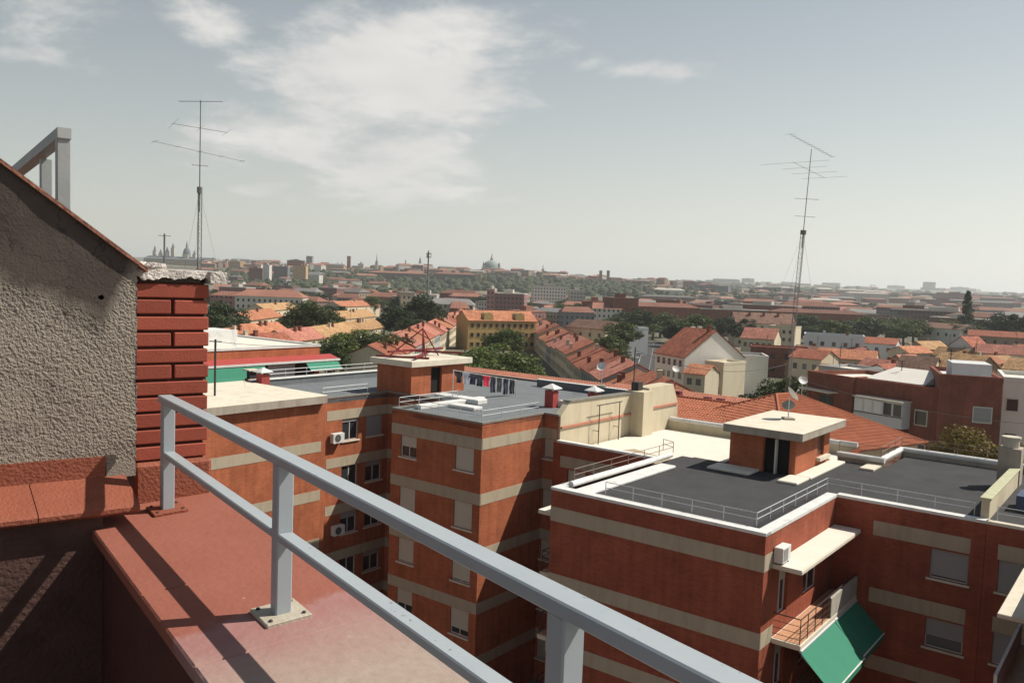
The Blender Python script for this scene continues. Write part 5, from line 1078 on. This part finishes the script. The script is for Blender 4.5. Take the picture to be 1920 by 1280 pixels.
tree('dark conifer rising above the right belt of trees',1815,560,385,5.5,'conifer',hz=7.5,name='conifer_tree')
tree('dark tree rising above the right border of the belt',1900,572,360,9,'dark2')
# ================================================================== distant city
FW={k:farwall('far_'+k,c) for k,c in {'cream':(0.40,0.32,0.23),'white':(0.54,0.51,0.46),'brick':(0.19,0.085,0.065),'brown':(0.15,0.105,0.09),'ochre':(0.42,0.27,0.14),'grey':(0.20,0.20,0.21),'pink':(0.29,0.145,0.135)}.items()}
FR={'red':plain('far_roof_red',(0.215,0.10,0.072),0.9,0.2,0.1,rnd=0.35),'grey':plain('far_roof_grey',(0.17,0.165,0.16),0.9,0.15,0.1,rnd=0.2),'pale':plain('far_roof_pale',(0.40,0.37,0.33),0.9,0.12,0.1,rnd=0.15)}
FARM={}
def far_meshes(wall,roof,var,flat):
    """unit building (1 x 1 x 1) meshes shared between copies: body, roof"""
    key=(wall,roof,var,flat)
    return key
def far_building(label,X,Y,w,d,h,wall,roof,flat,ang,group,cat='building',z0=None,name='distant_building',extra=None):
    z0=gz(X,Y)-1.0 if z0 is None else z0; t=Thing(name,label,cat,(0,0,z0),ang,group,org=(X,Y)); hx,hy=w/2,d/2; zt=z0+1+h
    t.part('wall',MB().box(-hx,hx,-hy,hy,z0,zt),FW[wall])
    if flat:
        m=MB().box(-hx-.2,hx+.2,-hy-.2,hy+.2,zt+0.01,zt+0.7); m.box(-hx*0.3,hx*0.25,-hy*.4,hy*.4,zt+0.71,zt+3.0); t.part('roof',m,FR[roof])
    else:
        m=MB(); r=min(hy*0.45,3.2); o=0.5; m.add([(-hx-o,-hy-o,zt),(hx+o,-hy-o,zt),(hx+o,hy+o,zt),(-hx-o,hy+o,zt),(-hx*0.75,0,zt+r),(hx*0.75,0,zt+r)],[(0,1,5,4),(1,2,5),(2,3,4,5),(3,0,4),(3,2,1,0)]); t.part('roof',m,FR[roof])
    return t
def scatter(seed,n,pxr,Yr,wr,hr,walls,roofs,pflat,label,group,mind=0.6):
    rnd=random.Random(seed); got=[]; tries=0; L=[]
    while len(got)<n and tries<n*30:
        tries+=1; px=rnd.uniform(*pxr); Y=math.exp(rnd.uniform(math.log(Yr[0]),math.log(Yr[1]))); X=(px-960)/FPX*Y; w=rnd.uniform(*wr); d=rnd.uniform(9,15)
        if any(abs(X-a)<(w+b)*0.5*mind and abs(Y-c)<14 for a,b,c in got): continue
        got.append((X,w,Y)); wl=rnd.choice(walls); fl=rnd.random()<pflat
        L.append((px,X,Y,w,d,rnd.uniform(*hr),wl,rnd.choice(roofs) if not fl else rnd.choice(('grey','pale','red')),fl,rnd.choice((0,0.25,-0.35,0.6,-0.7))+rnd.uniform(-.1,.1)))
    cnt={}
    for px,X,Y,w,d,h,wl,rf,fl,an in sorted(L):
        k=(wl,fl); i=cnt.get(k,0); cnt[k]=i+1
        far_building(label.format(o=ordword(i),wall=wl,roof='flat roofed' if fl else 'tile roofed'),X,Y,w,d,h,wl,rf,fl,an,group)
scatter(1,78,(380,1330),(1640,2050),(18,46),(9,20),('cream','white','brick','ochre','pink','cream'),('red','red','grey','pale'),0.3,'{o} {wall} {roof} building from the left on the hazy old city hill','old city on the far hill',0.75)
scatter(2,26,(380,720),(1150,1560),(20,50),(7,14),('cream','brick','ochre','white','pink'),('red','red','grey'),0.3,'{o} {wall} {roof} building from the left at the foot of the far hill','left foot of the far hill')
scatter(3,58,(380,1200),(420,1050),(14,34),(5.5,12),('brick','brown','pink','cream','white','grey'),('red','red','red','grey'),0.35,'{o} {wall} {roof} building from the left in the low middle city','low city beyond the tiled houses')
scatter(4,58,(1190,1960),(480,1150),(26,70),(7,14),('brick','brown','brown','pink','brick','grey'),('red','red','grey'),0.4,'{o} {wall} {roof} block from the left in the brown right-hand plain','brown city plain on the right')
scatter(5,40,(1230,1960),(1250,2700),(30,80),(8,16),('cream','white','brown','pink','grey'),('red','grey','pale'),0.4,'{o} {wall} {roof} block from the left in the hazy far plain','hazy plain below the far right hills')
scatter(6,14,(1150,1960),(3300,6200),(60,160),(10,26),('white','grey','cream'),('pale','grey'),0.6,'{o} {wall} {roof} block from the left on the pale far hills','blocks on the far hills')
def fb(label,px,Y,wpx,ytop,wall,roof='red',flat=True,d=14,ang=0.0,**k):
    X=(px-960)/FPX*Y; zt=atY(px,ytop,Y).z; g=gz(X,Y); return far_building(label,X,Y,wpx*Y/FPX,d,zt-g,wall,roof,flat,ang,None,**k)
fb('pink purple office block with wide window strips in the middle distance',952,560,62,551,'pink','pale',ang=-0.12,d=20)
fb('slim pink stair tower at the left of the pink office block',919,556,14,543,'pink','pale',ang=-0.12,d=10)
fb('white modern block beyond the pink offices',1025,760,62,537,'white','pale',ang=0.1)
fb('small white block right of the white modern block',1078,720,30,545,'white','pale')
fb('orange brick block above the right-hand trees',1160,470,50,560,'brick','red',ang=0.2,d=18)
fb('brown brick block left of the orange one',1112,500,44,566,'brick','red')
fb('long dark retaining building below the old city skyline',742,1480,110,512,'brown','red',False,d=18)
fb('second long dark building below the skyline, right of the mast',850,1500,80,514,'brown','red',False,d=18)
fb('ochre building beside the domed church',892,1520,12,514,'ochre','pale')
fb('brick apartment slab at the left foot of the hill',478,1300,24,503,'brick','red'); fb('white narrow block beside the left brick slab',498,1290,12,497,'white','pale'); fb('ochre block right of the white narrow block',560,1310,24,498,'ochre','red')
fb('blue grey block on the left hill with balconies',525,1330,26,500,'grey','pale')
fb('cream tower block with stepped top behind the dark trees',758,470,26,549,'cream','pale',ang=0.3); fb('pale flat block behind the dark trees',800,480,36,554,'white','pale')
fb('orange building with red roof at the start of the left terrace',858,430,34,577,'brick','red',False,ang=0.15)
def far_mass():
    rnd=random.Random(77); mw=MB(); mr=MB()
    for cnt,(x0,x1),(y0,y1),wr,hr in ((240,(380,1330),(1600,2200),(10,30),(7,17)),(150,(380,1250),(560,1150),(9,20),(4,8)),(220,(1190,1960),(620,2300),(14,50),(5,11)),(70,(1150,1960),(2800,6000),(30,90),(8,16))):
        for i in range(cnt):
            px=rnd.uniform(x0,x1); Y=rnd.uniform(y0,y1); X=(px-960)/FPX*Y; w=rnd.uniform(*wr)/2; d=rnd.uniform(4,8); h=rnd.uniform(*hr); z=gz(X,Y)-1; a=rnd.uniform(-.7,.7); c,s=math.cos(a),math.sin(a)
            q=lambda u,v:(X+c*u-s*v,Y+s*u+c*v)
            mw.prism([q(-w,-d),q(w,-d),q(w,d),q(-w,d)],z,z+h); r=rnd.uniform(0.6,2.4); e=0.4
            P=[(*q(-w-e,-d-e),z+h+.02),(*q(w+e,-d-e),z+h+.02),(*q(w+e,d+e),z+h+.02),(*q(-w-e,d+e),z+h+.02),(*q(-w*.8,0),z+h+r),(*q(w*.8,0),z+h+r)]
            mr.add(P,[(0,1,5,4),(1,2,5),(2,3,4,5),(3,0,4)])
    def island(name,c1,c2):
        m,nt,b=nodes(name); N=nt.nodes; L=nt.links; g=N.new('ShaderNodeNewGeometry'); cr=N.new('ShaderNodeValToRGB'); L.new(g.outputs['Random Per Island'],cr.inputs[0]); e=cr.color_ramp.elements; e[0].color=(*c1[0],1); e[1].color=(*c1[-1],1)
        for i,c in enumerate(c1[1:-1]): k=e.new((i+1)/(len(c1)-1)); k.color=(*c,1)
        cr.color_ramp.interpolation='CONSTANT'; L.new(cr.outputs[0],b.inputs['Base Color']); b.inputs['Roughness'].default_value=0.9; return m
    t=Thing('distant_city','mass of tiny hazy houses filling the far city between the larger blocks','city',(0,0,0)); t.o['kind']='stuff'
    t.part('wall',mw,island('mass_wall',[(0.42,0.34,0.25),(0.22,0.10,0.075),(0.20,0.15,0.12),(0.5,0.47,0.42),(0.32,0.19,0.16),(0.25,0.25,0.25)],0),kind='stuff'); t.part('roof',mr,island('mass_roof',[(0.30,0.13,0.09),(0.22,0.10,0.075),(0.17,0.15,0.14),(0.33,0.17,0.12),(0.36,0.31,0.26)],0),kind='stuff')
far_mass()
# long white shed
def shed():
    a,b=atY(1225,572,640),atY(1362,574,660); g=0; d=(b-a); L=d.length; ang=math.atan2(d.y,d.x); t=Thing('rail_shed','long low shed with white roof edge behind the trees','shed',(0,0,0),ang,org=((a.x+b.x)/2,(a.y+b.y)/2))
    t.part('wall',MB().box(-L/2,L/2,0,14,0,a.z-1.2),WALLS['brown']); t.part('roof',MB().box(-L/2-1,L/2+1,-1.5,15,a.z-1.19,a.z-0.6),FR['pale'])
    for i in range(9): x=-L/2+L*(i+0.5)/9; t.part('roof_light',MB().box(x-L*0.04,x+L*0.04,-1.7,-1.4,a.z-0.59,a.z+0.6),WALLS['white'])
shed()
# ---- landmarks
STONE=plain('far_stone',(0.46,0.42,0.36),0.9,0.08,0.05); SLATE=plain('far_slate',(0.13,0.15,0.17),0.8,0.1,0.05); COPPER=plain('far_dome',(0.25,0.29,0.28),0.8,0.08,0.05)
def lm(label,name,cat,px,Y):
    X=(px-960)/FPX*Y; return Thing(name,label,cat,(0,0,gz(X,Y)-2),0,org=(X,Y)), Y/FPX
def zpx(px,y,Y): return atY(px,y,Y).z
def spire_tower(label,px,Y,w,ybody,ytop,mat=None,name='church_tower',flat=False):
    t,s=lm(label,name,'tower',px,Y); g=t.off[2]; zb=zpx(px,ybody,Y); zt=zpx(px,ytop,Y); h=w*s/2
    b=t.part('shaft',MB().box(-h,h,-h,h,g,zb),mat or STONE)
    m=MB()
    if flat: m.box(-h*1.1,h*1.1,-h*1.1,h*1.1,zb+0.01,zt)
    else: m.lathe([(h*1.15,zb+0.01),(h*0.8,zb+(zt-zb)*.25),(h*.35,zb+(zt-zb)*.35),(h*.3,zb+(zt-zb)*.55),(0.25,zt)],0,0,8)
    t.part('spire',m,SLATE if not flat else (mat or STONE))
def cathedral():
    Y=1950; t,s=lm('large hazy cathedral with dark dome and twin towers on the left hill','cathedral','church',330,Y); g=t.off[2]; z=lambda y: zpx(330,y,Y); u=lambda px:(px-330)*s
    t.part('nave',MB().box(u(272),u(398),-16,16,g,z(486)),FW['cream']); m=MB(); m.add([(u(270),-17,z(486)),(u(400),-17,z(486)),(u(400),17,z(486)),(u(270),17,z(486)),(u(276),0,z(481)),(u(394),0,z(481))],[(0,1,5,4),(1,2,5),(2,3,4,5),(3,0,4)]); t.part('roof',m,SLATE)
    x=u(347); r=7*s; d=MB(); d.lathe([(r*1.12,g),(r*1.12,z(477)),(r*1.2,z(476.8)),(r*1.05,z(476.5))],x,0,12); dr=t.part('drum',d,STONE); dm=MB(); dm.dome((x,0,z(476.4)),r,z(463)-z(476.4),14,5); t.part('dome',dm,SLATE,dr); t.part('lantern',MB().lathe([(r*.25,z(463.5)),(r*.25,z(459)),(0.3,z(451))],x,0,8),SLATE,dr)
    for px,yb,yt,mm in ((322,465,456,STONE),(311,472,463,STONE),(288,472,462,SLATE),(362,476,468,STONE),(299,476,468,STONE)):
        k=t.part('tower',MB().box(u(px)-3.4*s*.9,u(px)+3.4*s*.9,-6,2,g,z(yb)),STONE); t.part('spire',MB().lathe([(3.2*s,z(yb)+.02),(2.2*s,z(yb-3)),(1.0*s,z(yt+1.5)),(0.3,z(yt))],u(px),-2,8),SLATE,k)
cathedral()
def basilica():
    Y=1750; t,s=lm('broad pale domed basilica on the skyline right of the mast','basilica','church',917,Y); g=t.off[2]; z=lambda y: zpx(917,y,Y); u=lambda px:(px-917)*s
    t.part('body',MB().box(u(890),u(942),-18,18,g,z(510)),FW['white']); r=17*s; x=u(917)
    d=t.part('drum',MB().lathe([(r*1.12,g),(r*1.12,z(503)),(r*1.18,z(502.7)),(r,z(502.4))],x,0,20),STONE); m=MB(); m.dome((x,0,z(502.3)),r*0.98,z(487.5)-z(502.3),20,6); t.part('dome',m,COPPER,d); t.part('lantern',MB().lathe([(3*s,z(488.2)),(3*s,z(483.5)),(1.8*s,z(482)),(0.25,z(474))],x,0,10),STONE,d)
    for px in (902,906,931): k=t.part('tower',MB().box(u(px)-2*s,u(px)+2*s,-12,-6,g,z(497)),STONE); t.part('spire',MB().lathe([(2*s,z(497)+.02),(1.4*s,z(494.5)),(0.2,z(491))],u(px),-9,8),SLATE,k)
basilica()
for a in (('grey tower block standing above the left skyline',577,2000,11,480.5,480,FW['grey'],'tower_block',True),('slim brick tower on the skyline left of the spires',650,1900,6,481,480,FW['brick'],'tower_block',True),('needle spire on the skyline beside the brick tower',702,1900,5,494,475),('low pointed spire right of the needle spire',756,1850,8,497,486),('big dark pyramid spire left of the tall mast',783,1800,13,499,481),
          ('small twin spire at the left of the brick tower',629,1900,4,497,490),('other small twin spire next to the brick tower',637,1900,4,497,491),('dark church hump right of the brick tower',673,1880,11,495,490),('small church spire on the skyline right of the dome',1013,1800,5,507,496),('stub tower, left of a pair on the right skyline',1121,1700,5,508,507,FW['brown'],'tower_block',True),('stub tower, right of a pair on the right skyline',1135,1700,5,508,507,FW['brown'],'tower_block',True),
          ('hotel slab on the far right hill crest',1735,5200,16,529,528.5,FW['grey'],'tower_block',True),('flat block on the left skyline',551,1950,16,488,487,FW['grey'],'tower_block',True)):
    spire_tower(*a)
# ---- wood on the hill slopes (one mass, cannot be counted)
def wood():
    rnd=random.Random(9); mb=MB()
    ico=[]; n=7
    def lump(X,Y,r,h):
        z0=gz(X,Y)-1; sd=rnd.random()*50
        pr=[(0.55,0.02),(0.95,0.3),(0.9,0.62),(0.55,0.9),(0.05,1.0)]; base=len(mb.v)
        for k,(rr,zz) in enumerate(pr):
            for i in range(n):
                a=2*math.pi*i/n+0.4*k; q=1+0.38*noise.noise((math.cos(a)*1.7+sd,math.sin(a)*1.7,zz*2.3+sd)); mb.v.append((X+math.cos(a)*rr*r*q,Y+math.sin(a)*rr*r*q,z0+zz*h*(0.85+0.3*q*0.5)))
        for k in range(4):
            for i in range(n): mb.f.append((base+k*n+i,base+k*n+(i+1)%n,base+(k+1)*n+(i+1)%n,base+(k+1)*n+i))
    bands=[(420,(385,1190),(1330,1560)),(230,(385,880),(1080,1290)),(150,(640,1010),(1520,1640)),(200,(980,1200),(1400,1640)),(140,(1180,1500),(1200,1700)),(90,(1240,1930),(1000,1250)),(330,(1200,1960),(2200,4200))]
    for cnt,(x0,x1),(y0,y1) in bands:
        for i in range(cnt):
            px=rnd.uniform(x0,x1); Y=rnd.uniform(y0,y1); s=1.0 if Y<2000 else 2.2; lump((px-960)/FPX*Y,Y,rnd.uniform(5,9)*s,rnd.uniform(8,14)*s**0.5)
    m,nt,b=nodes('far_foliage'); N=nt.nodes; L=nt.links; tc=N.new('ShaderNodeTexCoord'); ns=N.new('ShaderNodeTexNoise'); ns.inputs['Scale'].default_value=0.35; ns.inputs['Detail'].default_value=6; L.new(tc.outputs['Object'],ns.inputs['Vector'])
    mx=N.new('ShaderNodeMix'); mx.data_type='RGBA'; L.new(ns.outputs[0],mx.inputs[0]); mx.inputs[6].default_value=(0.014,0.026,0.011,1); mx.inputs[7].default_value=(0.055,0.072,0.026,1); L.new(mx.outputs[2],b.inputs['Base Color']); b.inputs['Roughness'].default_value=0.95
    single('woodland',mb,m,'dark green woodland on the slopes below the far city','woodland',kind='stuff')
wood()
# ================================================================== parked cars
CARC=[(0.55,0.56,0.57),(0.04,0.04,0.045),(0.62,0.62,0.6),(0.10,0.12,0.16),(0.30,0.31,0.33),(0.22,0.035,0.03)]
CARN=['silver','black','white','dark blue','grey','red']
TYRE=plain('tyre',(0.02,0.02,0.02),0.9); CARG=plain('car_glass',(0.02,0.025,0.03),0.1,spec=0.6)
CARM=[plain('car_paint_%d'%i,c,0.3,0.03,2,spec=0.6) for i,c in enumerate(CARC)]
def car(i,X,Y,ang,k,label):
    t=Thing('parked_car',label,'car',(0,0,0.03),ang,'cars along the street ahead',org=(X,Y)); b=MB()
    sec=[(-2.1,0.35,0.75),(-1.95,0.3,0.92),(-0.9,0.28,0.98),(1.0,0.28,0.95),(1.9,0.3,0.82),(2.15,0.38,0.62)]
    vs=[]
    for x,z0,z1 in sec: vs+=[(x,-0.85,z0),(x,0.85,z0),(x,0.8,z1),(x,-0.8,z1)]
    b.add(vs,[(3,2,1,0)]+[(j*4+a,j*4+(a+1)%4,j*4+4+(a+1)%4,j*4+4+a) for j in range(5) for a in range(4)]+[(20,21,22,23)]); o=t.part('body',b,CARM[k])
    c=MB(); p=[(-1.75,0.78,0.95),(-1.2,0.62,1.42),(0.35,0.62,1.45),(1.15,0.78,0.94)]; vs=[]
    for x,h,z in p: vs+=[(x,-h,z),(x,h,z)]
    c.add(vs,[(0,2,3,1),(4,6,7,5),(0,6,4,2),(1,3,5,7)]); t.part('window',c,CARG,o); c=MB().add([vs[2],vs[4],vs[5],vs[3]],[(0,1,2,3)]); c.v=[(x,y,z+0.01) for x,y,z in c.v]; t.part('roof',c,CARM[k],o)
    for x in (-1.3,1.35):
        for y in (-0.8,0.62): t.part('wheel',MB().tube((x,y,0.35),(x,y+0.18,0.35),0.32,12),TYRE)
    for y in (-0.6,0.6): t.part('headlight',MB().box(2.08,2.17,y-0.16,y+0.16,0.6,0.7),FRAME)
random.seed(3); a_,b_,d_,n_=ROAD; ang_=math.atan2(d_.y,d_.x)
for i in range(15):
    s=8+i*6.4+random.uniform(-.5,.5); k=random.choice((0,1,2,2,3,4,4,5)); p=a_+d_*s+n_*(-0.4); car(i,p.x,p.y,ang_+(0 if random.random()<.5 else math.pi),k,'%s %s parked car from the near end of the left kerb'%(ordn[i],CARN[k]))
for i in range(15):
    s=12+i*6.6+random.uniform(-.5,.5); k=random.choice((0,1,2,2,3,4,0)); p=a_+d_*s+n_*7.9; car(i,p.x,p.y,ang_+math.pi,k,'%s %s parked car from the near end of the right kerb'%(ordn[i],CARN[k]))
# ================================================================== aerial masts
ALU=plain('aerial_metal',(0.16,0.16,0.16),0.5,0.1,5,metal=0.3)
def yagi(t,parent,c,az,L,nel,el,tilt=0.0,r=0.012,vert=False):
    """boom with cross elements; az in world degrees"""
    c=Vector(c); d=Vector((math.cos(az),math.sin(az),tilt)).normalized(); s=Vector((-math.sin(az),math.cos(az),0)) if not vert else Vector((0,0,1)); bm=MB().tube(c-d*L*0.5,c+d*L*0.5,r*1.3,5); b=t.part('boom',bm,ALU,parent)
    for i in range(nel):
        p=c+d*(L*(-0.48+0.96*i/max(1,nel-1))); t.part('element',MB().tube(p-s*el*(0.5+0.25*(i==0)),p+s*el*(0.5+0.25*(i==0)),r*0.75,4),ALU,parent)
def mast(label,base,zlat,ztop,w,aer,guys,lean=(0,0)):
    t=Thing('aerial_mast',label,'antenna mast',(0,0,base.z),0,org=(base.x,base.y)); L=[]
    for k in range(3): a=2*math.pi*k/3+0.5; L.append((math.cos(a)*w,math.sin(a)*w))
    for x,y in L: t.part('leg',MB().tube((x,y,base.z),(x,y,zlat),0.022,6),ALU)
    br=MB(); z=base.z+0.2; st=0.42
    while z<zlat-0.3:
        for k in range(3): a,b=L[k],L[(k+1)%3]; br.tube((*a,z),(*b,z),0.011,4); br.tube((*a,z),(*b,z+st),0.009,4)
        z+=st
    t.part('lattice_brace',br,ALU); p=t.part('pole',MB().tube((0,0,zlat-1.4),(0,0,ztop),0.036,7,0.028),ALU); t.part('clamp',MB().lathe([(w*1.25,zlat-0.3),(w*1.25,zlat+0.05)],0,0,8),ALU,p)
    for kk in aer: yagi(t,p,(0,0,kk[0]),*kk[1:])
    for gx,gy,gzv in guys: t.part('guy_wire',MB().tube((0,0,zlat-0.2),(gx,gy,gzv),0.006,4),ALU)
    return t
def masts():
    Y=50; b=atY(373,700,Y); b=Vector((atY(373,490,Y).x,Y,15.972)); z=lambda y: atY(365,y,Y).z
    mast('tall aerial mast rising behind the brick pillar on the left',b,z(352),z(188),0.13,[(z(190),R(-8),2.7,9,0.34),(z(240),R(30),3.1,3,2.6,-0.05),(z(284),R(42),5.4,5,0.8,-0.09),(z(310),R(20),0.9,2,0.5)],[(-2.6,1.0,15.98),(2.4,1.4,15.98),(0.3,-2.6,15.98)])
    px=308; b=Vector((atY(px,490,48).x,48,15.972)); t=Thing('aerial_pole','short aerial pole left of the tall mast','antenna',(0,0,15.972),0,org=(b.x,b.y)); p=t.part('pole',MB().tube((0,0,15.972),(0,0,atY(px,438,48).z),0.05,6),ALU); yagi(t,p,(0,0,atY(px,442,48).z),R(20),0.7,5,0.5)
    # right mast on the hip roof
    Y=71.5; c=atY(1478,700,Y); b=Vector((c.x,c.y,13.6)); z=lambda y: atY(1490,y,Y).z
    m=mast('tall aerial mast standing on the orange hip roof',b,z(432),z(278),0.20,[(z(272),R(42),7.4,12,0.6,-0.10),(z(318),R(40),5.0,4,4.2,-0.12),(z(372),R(170),1.9,2,0.7),(z(405),R(175),1.6,2,0.6)],[(-5,-1.5,13.2),(4.5,2,12.8),(-0.5,4.5,13.0)])
    m.o.rotation_euler=(0,R(2.2),0)
    # slim telecom mast among the far trees
    Y=330; b=atY(801,560,Y); t=Thing('telecom_mast','slim dark telecom mast rising behind the dark trees','antenna mast',(0,0,0),0,org=(b.x,Y)); p=t.part('pole',MB().tube((0,0,0),(0,0,atY(801,470,Y).z),0.42,8,0.26),ALU)
    for zz in (atY(801,476,Y).z,atY(801,483,Y).z): t.part('platform',MB().lathe([(0.9,zz),(0.9,zz+0.35)],0,0,10),ALU,p)
    for a in range(3): t.part('panel_antenna',MB().box(math.cos(a*2.1)*1.0-0.15,math.cos(a*2.1)*1.0+0.15,math.sin(a*2.1)-0.12,math.sin(a*2.1)+0.12,atY(801,482,Y).z,atY(801,474,Y).z),FRAME,p)
masts()
def dish(label,base,h,r,az,group=None,two=False):
    t=Thing('satellite_dish',label,'satellite dish',(0,0,base.z),0,group,org=(base.x,base.y)); t.part('foot',MB().box(-0.28,0.28,-0.28,0.28,base.z,base.z+0.09),CONCD); p=t.part('pole',MB().tube((0,0,base.z+0.09),(0,0,base.z+h),0.03,7),GALV)
    def refl(z,rr,azz,mat):
        d=Vector((math.cos(azz)*0.82,math.sin(azz)*0.82,0.57)); u=d.orthogonal().normalized(); v=d.cross(u); c=Vector((0,0,z))+d*0.12; m=MB(); n=18
        for k in range(5):
            q=k/4*rr
            for i in range(n): a=2*math.pi*i/n; m.v.append(c+u*(q*math.cos(a)+1e-4*math.cos(a))+v*(q*math.sin(a)+1e-4*math.sin(a))+d*(0.28*(q/rr)**2*rr))
        for k in range(4):
            for i in range(n): m.f.append((k*n+i,k*n+(i+1)%n,(k+1)*n+(i+1)%n,(k+1)*n+i))
        o=t.part('reflector',m,mat); t.part('arm',MB().tube(c-v*rr*0.9,c+d*rr*1.1,0.012,5),GALV,o); t.part('feed',MB().tube(c+d*rr*1.0,c+d*rr*1.2,0.04,7),FRAME,o)
    refl(base.z+h,r,az,WHITE)
    if two: refl(base.z+h*0.5,r*0.8,az+R(75),FELTG)
sd=R(-25)
dl=lambda p,q,z: Vector((math.cos(DA)*p-math.sin(DA)*q, math.sin(DA)*p+math.cos(DA)*q, z))
dish('pair of dishes on the concrete stair head roof',dl(-15.7,44.2,16.282),1.25,0.42,R(5),two=True)
dish('small white dish on a pole beyond the grey roof',dl(-32.5,52.6,14.2) if False else dl(-30.6,49.35,16.083),1.3,0.33,R(-120))
P=atY(1367,728,88); dish('white dish on a pole in front of the cream house',Vector((atY(1366,712,84).x,84,12.9)) if False else dl(-37.8,74.4,12.7),2.4,0.36,R(-80))
P=dl(-22.5,66.0,14.6); dish('white dish on a dark pole on the hip roof',Vector((P.x,P.y,14.2)),1.9,0.36,R(-90))
# ---- small aerial posts and chimneys on block B
# ================================================================== clothes line
def laundry():
    A=atY(850,694,51.5); B=atY(968,713,55.5); zr=15.54
    t=Thing('clothes_line','clothes line strung across the grey roof in the middle','clothes line',(0,0,zr),0,org=(A.x,A.y)); o=Vector((A.x,A.y,0)); a=A-o; b=B-o
    for p in (a,b): t.part('pole',MB().tube((p.x,p.y,zr),(p.x,p.y,p.z+0.05),0.03,6),GALV)
    for k in (0,0.35): 
        off=Vector((0,k,0)); t.part('line',MB().tube(a+off*0.2,b+off*0.2,0.008,4),FRAME)
    cols=[('black',(0.012,0.012,0.018)),('grey',(0.20,0.21,0.25)),('navy',(0.012,0.014,0.03)),('dark navy',(0.014,0.014,0.022)),('red',(0.42,0.02,0.045)),('blackish blue',(0.015,0.015,0.03)),('charcoal',(0.025,0.025,0.03)),('dark blue',(0.016,0.018,0.04)),('black',(0.012,0.012,0.016))]
    wd=['shirt first from the left','t-shirt next to the leftmost one','shirt third from the left','shirt just left of the red one','t-shirt in the middle of the line','trousers just right of the red shirt','trousers third from the right','trousers second from the right','trousers last on the right']
    n=len(cols)
    for i,((cn,c),w) in enumerate(zip(cols,wd)):
        f=0.03+0.95*(i+0.5)/n; p=A.lerp(B,f); d=(B-A); d.z=0; d.normalize(); nrm=Vector((d.y,-d.x,0)); W=0.40; Hh=(0.72 if i<5 else 1.0)+0.06*math.sin(i*3)
        W=0.47; tr=i>=5; g=Thing('laundry_'+('trousers' if tr else 'shirt'),'%s %s hanging on the line'%(cn,w),'laundry',(0,0,p.z-Hh),0,'washing on the line',org=(p.x,p.y)); m=MB(); nx,nz=9,9
        sl=(B.z-A.z)/(B-A).length
        def cloth(x0,x1,zt,zb):
            base=len(m.v)
            for r in range(nz+1):
                for q in range(nx+1):
                    u=q/nx; v=r/nz; x=x0+(x1-x0)*u; z=zt+(zb-zt)*v; yy=0.03*math.sin(x*19+i)*v+0.02*math.sin(z*9+i*2); pp=d*x+nrm*(yy+0.02); m.v.append((pp.x,pp.y,p.z+z+sl*x))
            for r in range(nz):
                for q in range(nx): k=base+r*(nx+1)+q; m.f.append((k,k+1,k+nx+2,k+nx+1))
        mat=plain('cloth_%d'%i,c,0.9,0.12,8)
        if tr: cloth(-W/2,-0.008,0.0,-Hh); cloth(0.008,W/2,0.0,-Hh*0.97); cloth(-W/2,W/2,0.004,-0.28)
        else: cloth(-W/2,W/2,0.0,-Hh); cloth(-W/2-0.09,-W/2+0.02,-0.05,-Hh*0.42); cloth(W/2-0.02,W/2+0.09,-0.05,-Hh*0.42)
        g.part('cloth',m,mat); g.part('peg',MB().box(d.x*-W*.35-0.015,d.x*-W*.35+0.015,d.y*-W*.35-0.015,d.y*-W*.35+0.015,p.z-0.05-sl*W*.35,p.z+0.05-sl*W*.35),FRAME); g.part('peg',MB().box(d.x*W*.35-0.015,d.x*W*.35+0.015,d.y*W*.35-0.015,d.y*W*.35+0.015,p.z-0.05+sl*W*.35,p.z+0.05+sl*W*.35),FRAME)
laundry()
# ---- wires
def wire(label,a,b,sag,r=0.018):
    m=MB(); n=22; pts=[a.lerp(b,i/n)-Vector((0,0,sag*4*(i/n)*(1-i/n))) for i in range(n+1)]; o=pts[0]
    for p,q in zip(pts,pts[1:]): m.tube(p-o,q-o,r,4)
    ob=single('overhead_cable',m,DARKM,label,'cable'); ob.location=o
pier=dl(-26.6,46.75,19.0); mb_=Vector((atY(1478,700,71.5).x,71.5,16.6))
wire('black cable sagging from the pier pole past the white house',pier,Vector((mb_.x,mb_.y,17.0)),1.0)
wire('black cable running from the right mast to the right border',Vector((mb_.x,mb_.y,16.0)),atY(2050,800,64),1.0)
pp=Vector((atY(404,640,47.5).x,47.5,15.972)); t_=Thing('cable_pole','thin dark pole in front of the green awning','pole',(0,0,15.972),0,org=(pp.x,pp.y)); t_.part('pole',MB().tube((0,0,15.972),(0,0,atY(404,636,47.5).z),0.06,7),DARKM); t_.part('cross_arm',MB().tube((-0.35,0,atY(404,640,47.5).z),(0.35,0,atY(404,640,47.5).z),0.03,5),DARKM)
zp=atY(404,640,47.5).z
wire('cable from the thin pole to the maroon trestle',Vector((pp.x,pp.y,zp)),dl(-39.4,40.7,19.9),0.7,0.014)
# ================================================================== air
def haze():
    mb=MB().box(-8500,8500,-260,9200,-2.0,175.0); m=bpy.data.materials.new('haze_air'); m.use_nodes=True; nt=m.node_tree; nt.nodes.clear(); out=nt.nodes.new('ShaderNodeOutputMaterial'); v=nt.nodes.new('ShaderNodeVolumePrincipled')
    v.inputs['Color'].default_value=(0.86,0.91,0.95,1); v.inputs['Density'].default_value=0.000125; v.inputs['Anisotropy'].default_value=0.35; nt.links.new(v.outputs[0],out.inputs['Volume'])
    single('haze',mb,m,'thin pale haze in the air over the city','haze',kind='stuff')
haze()
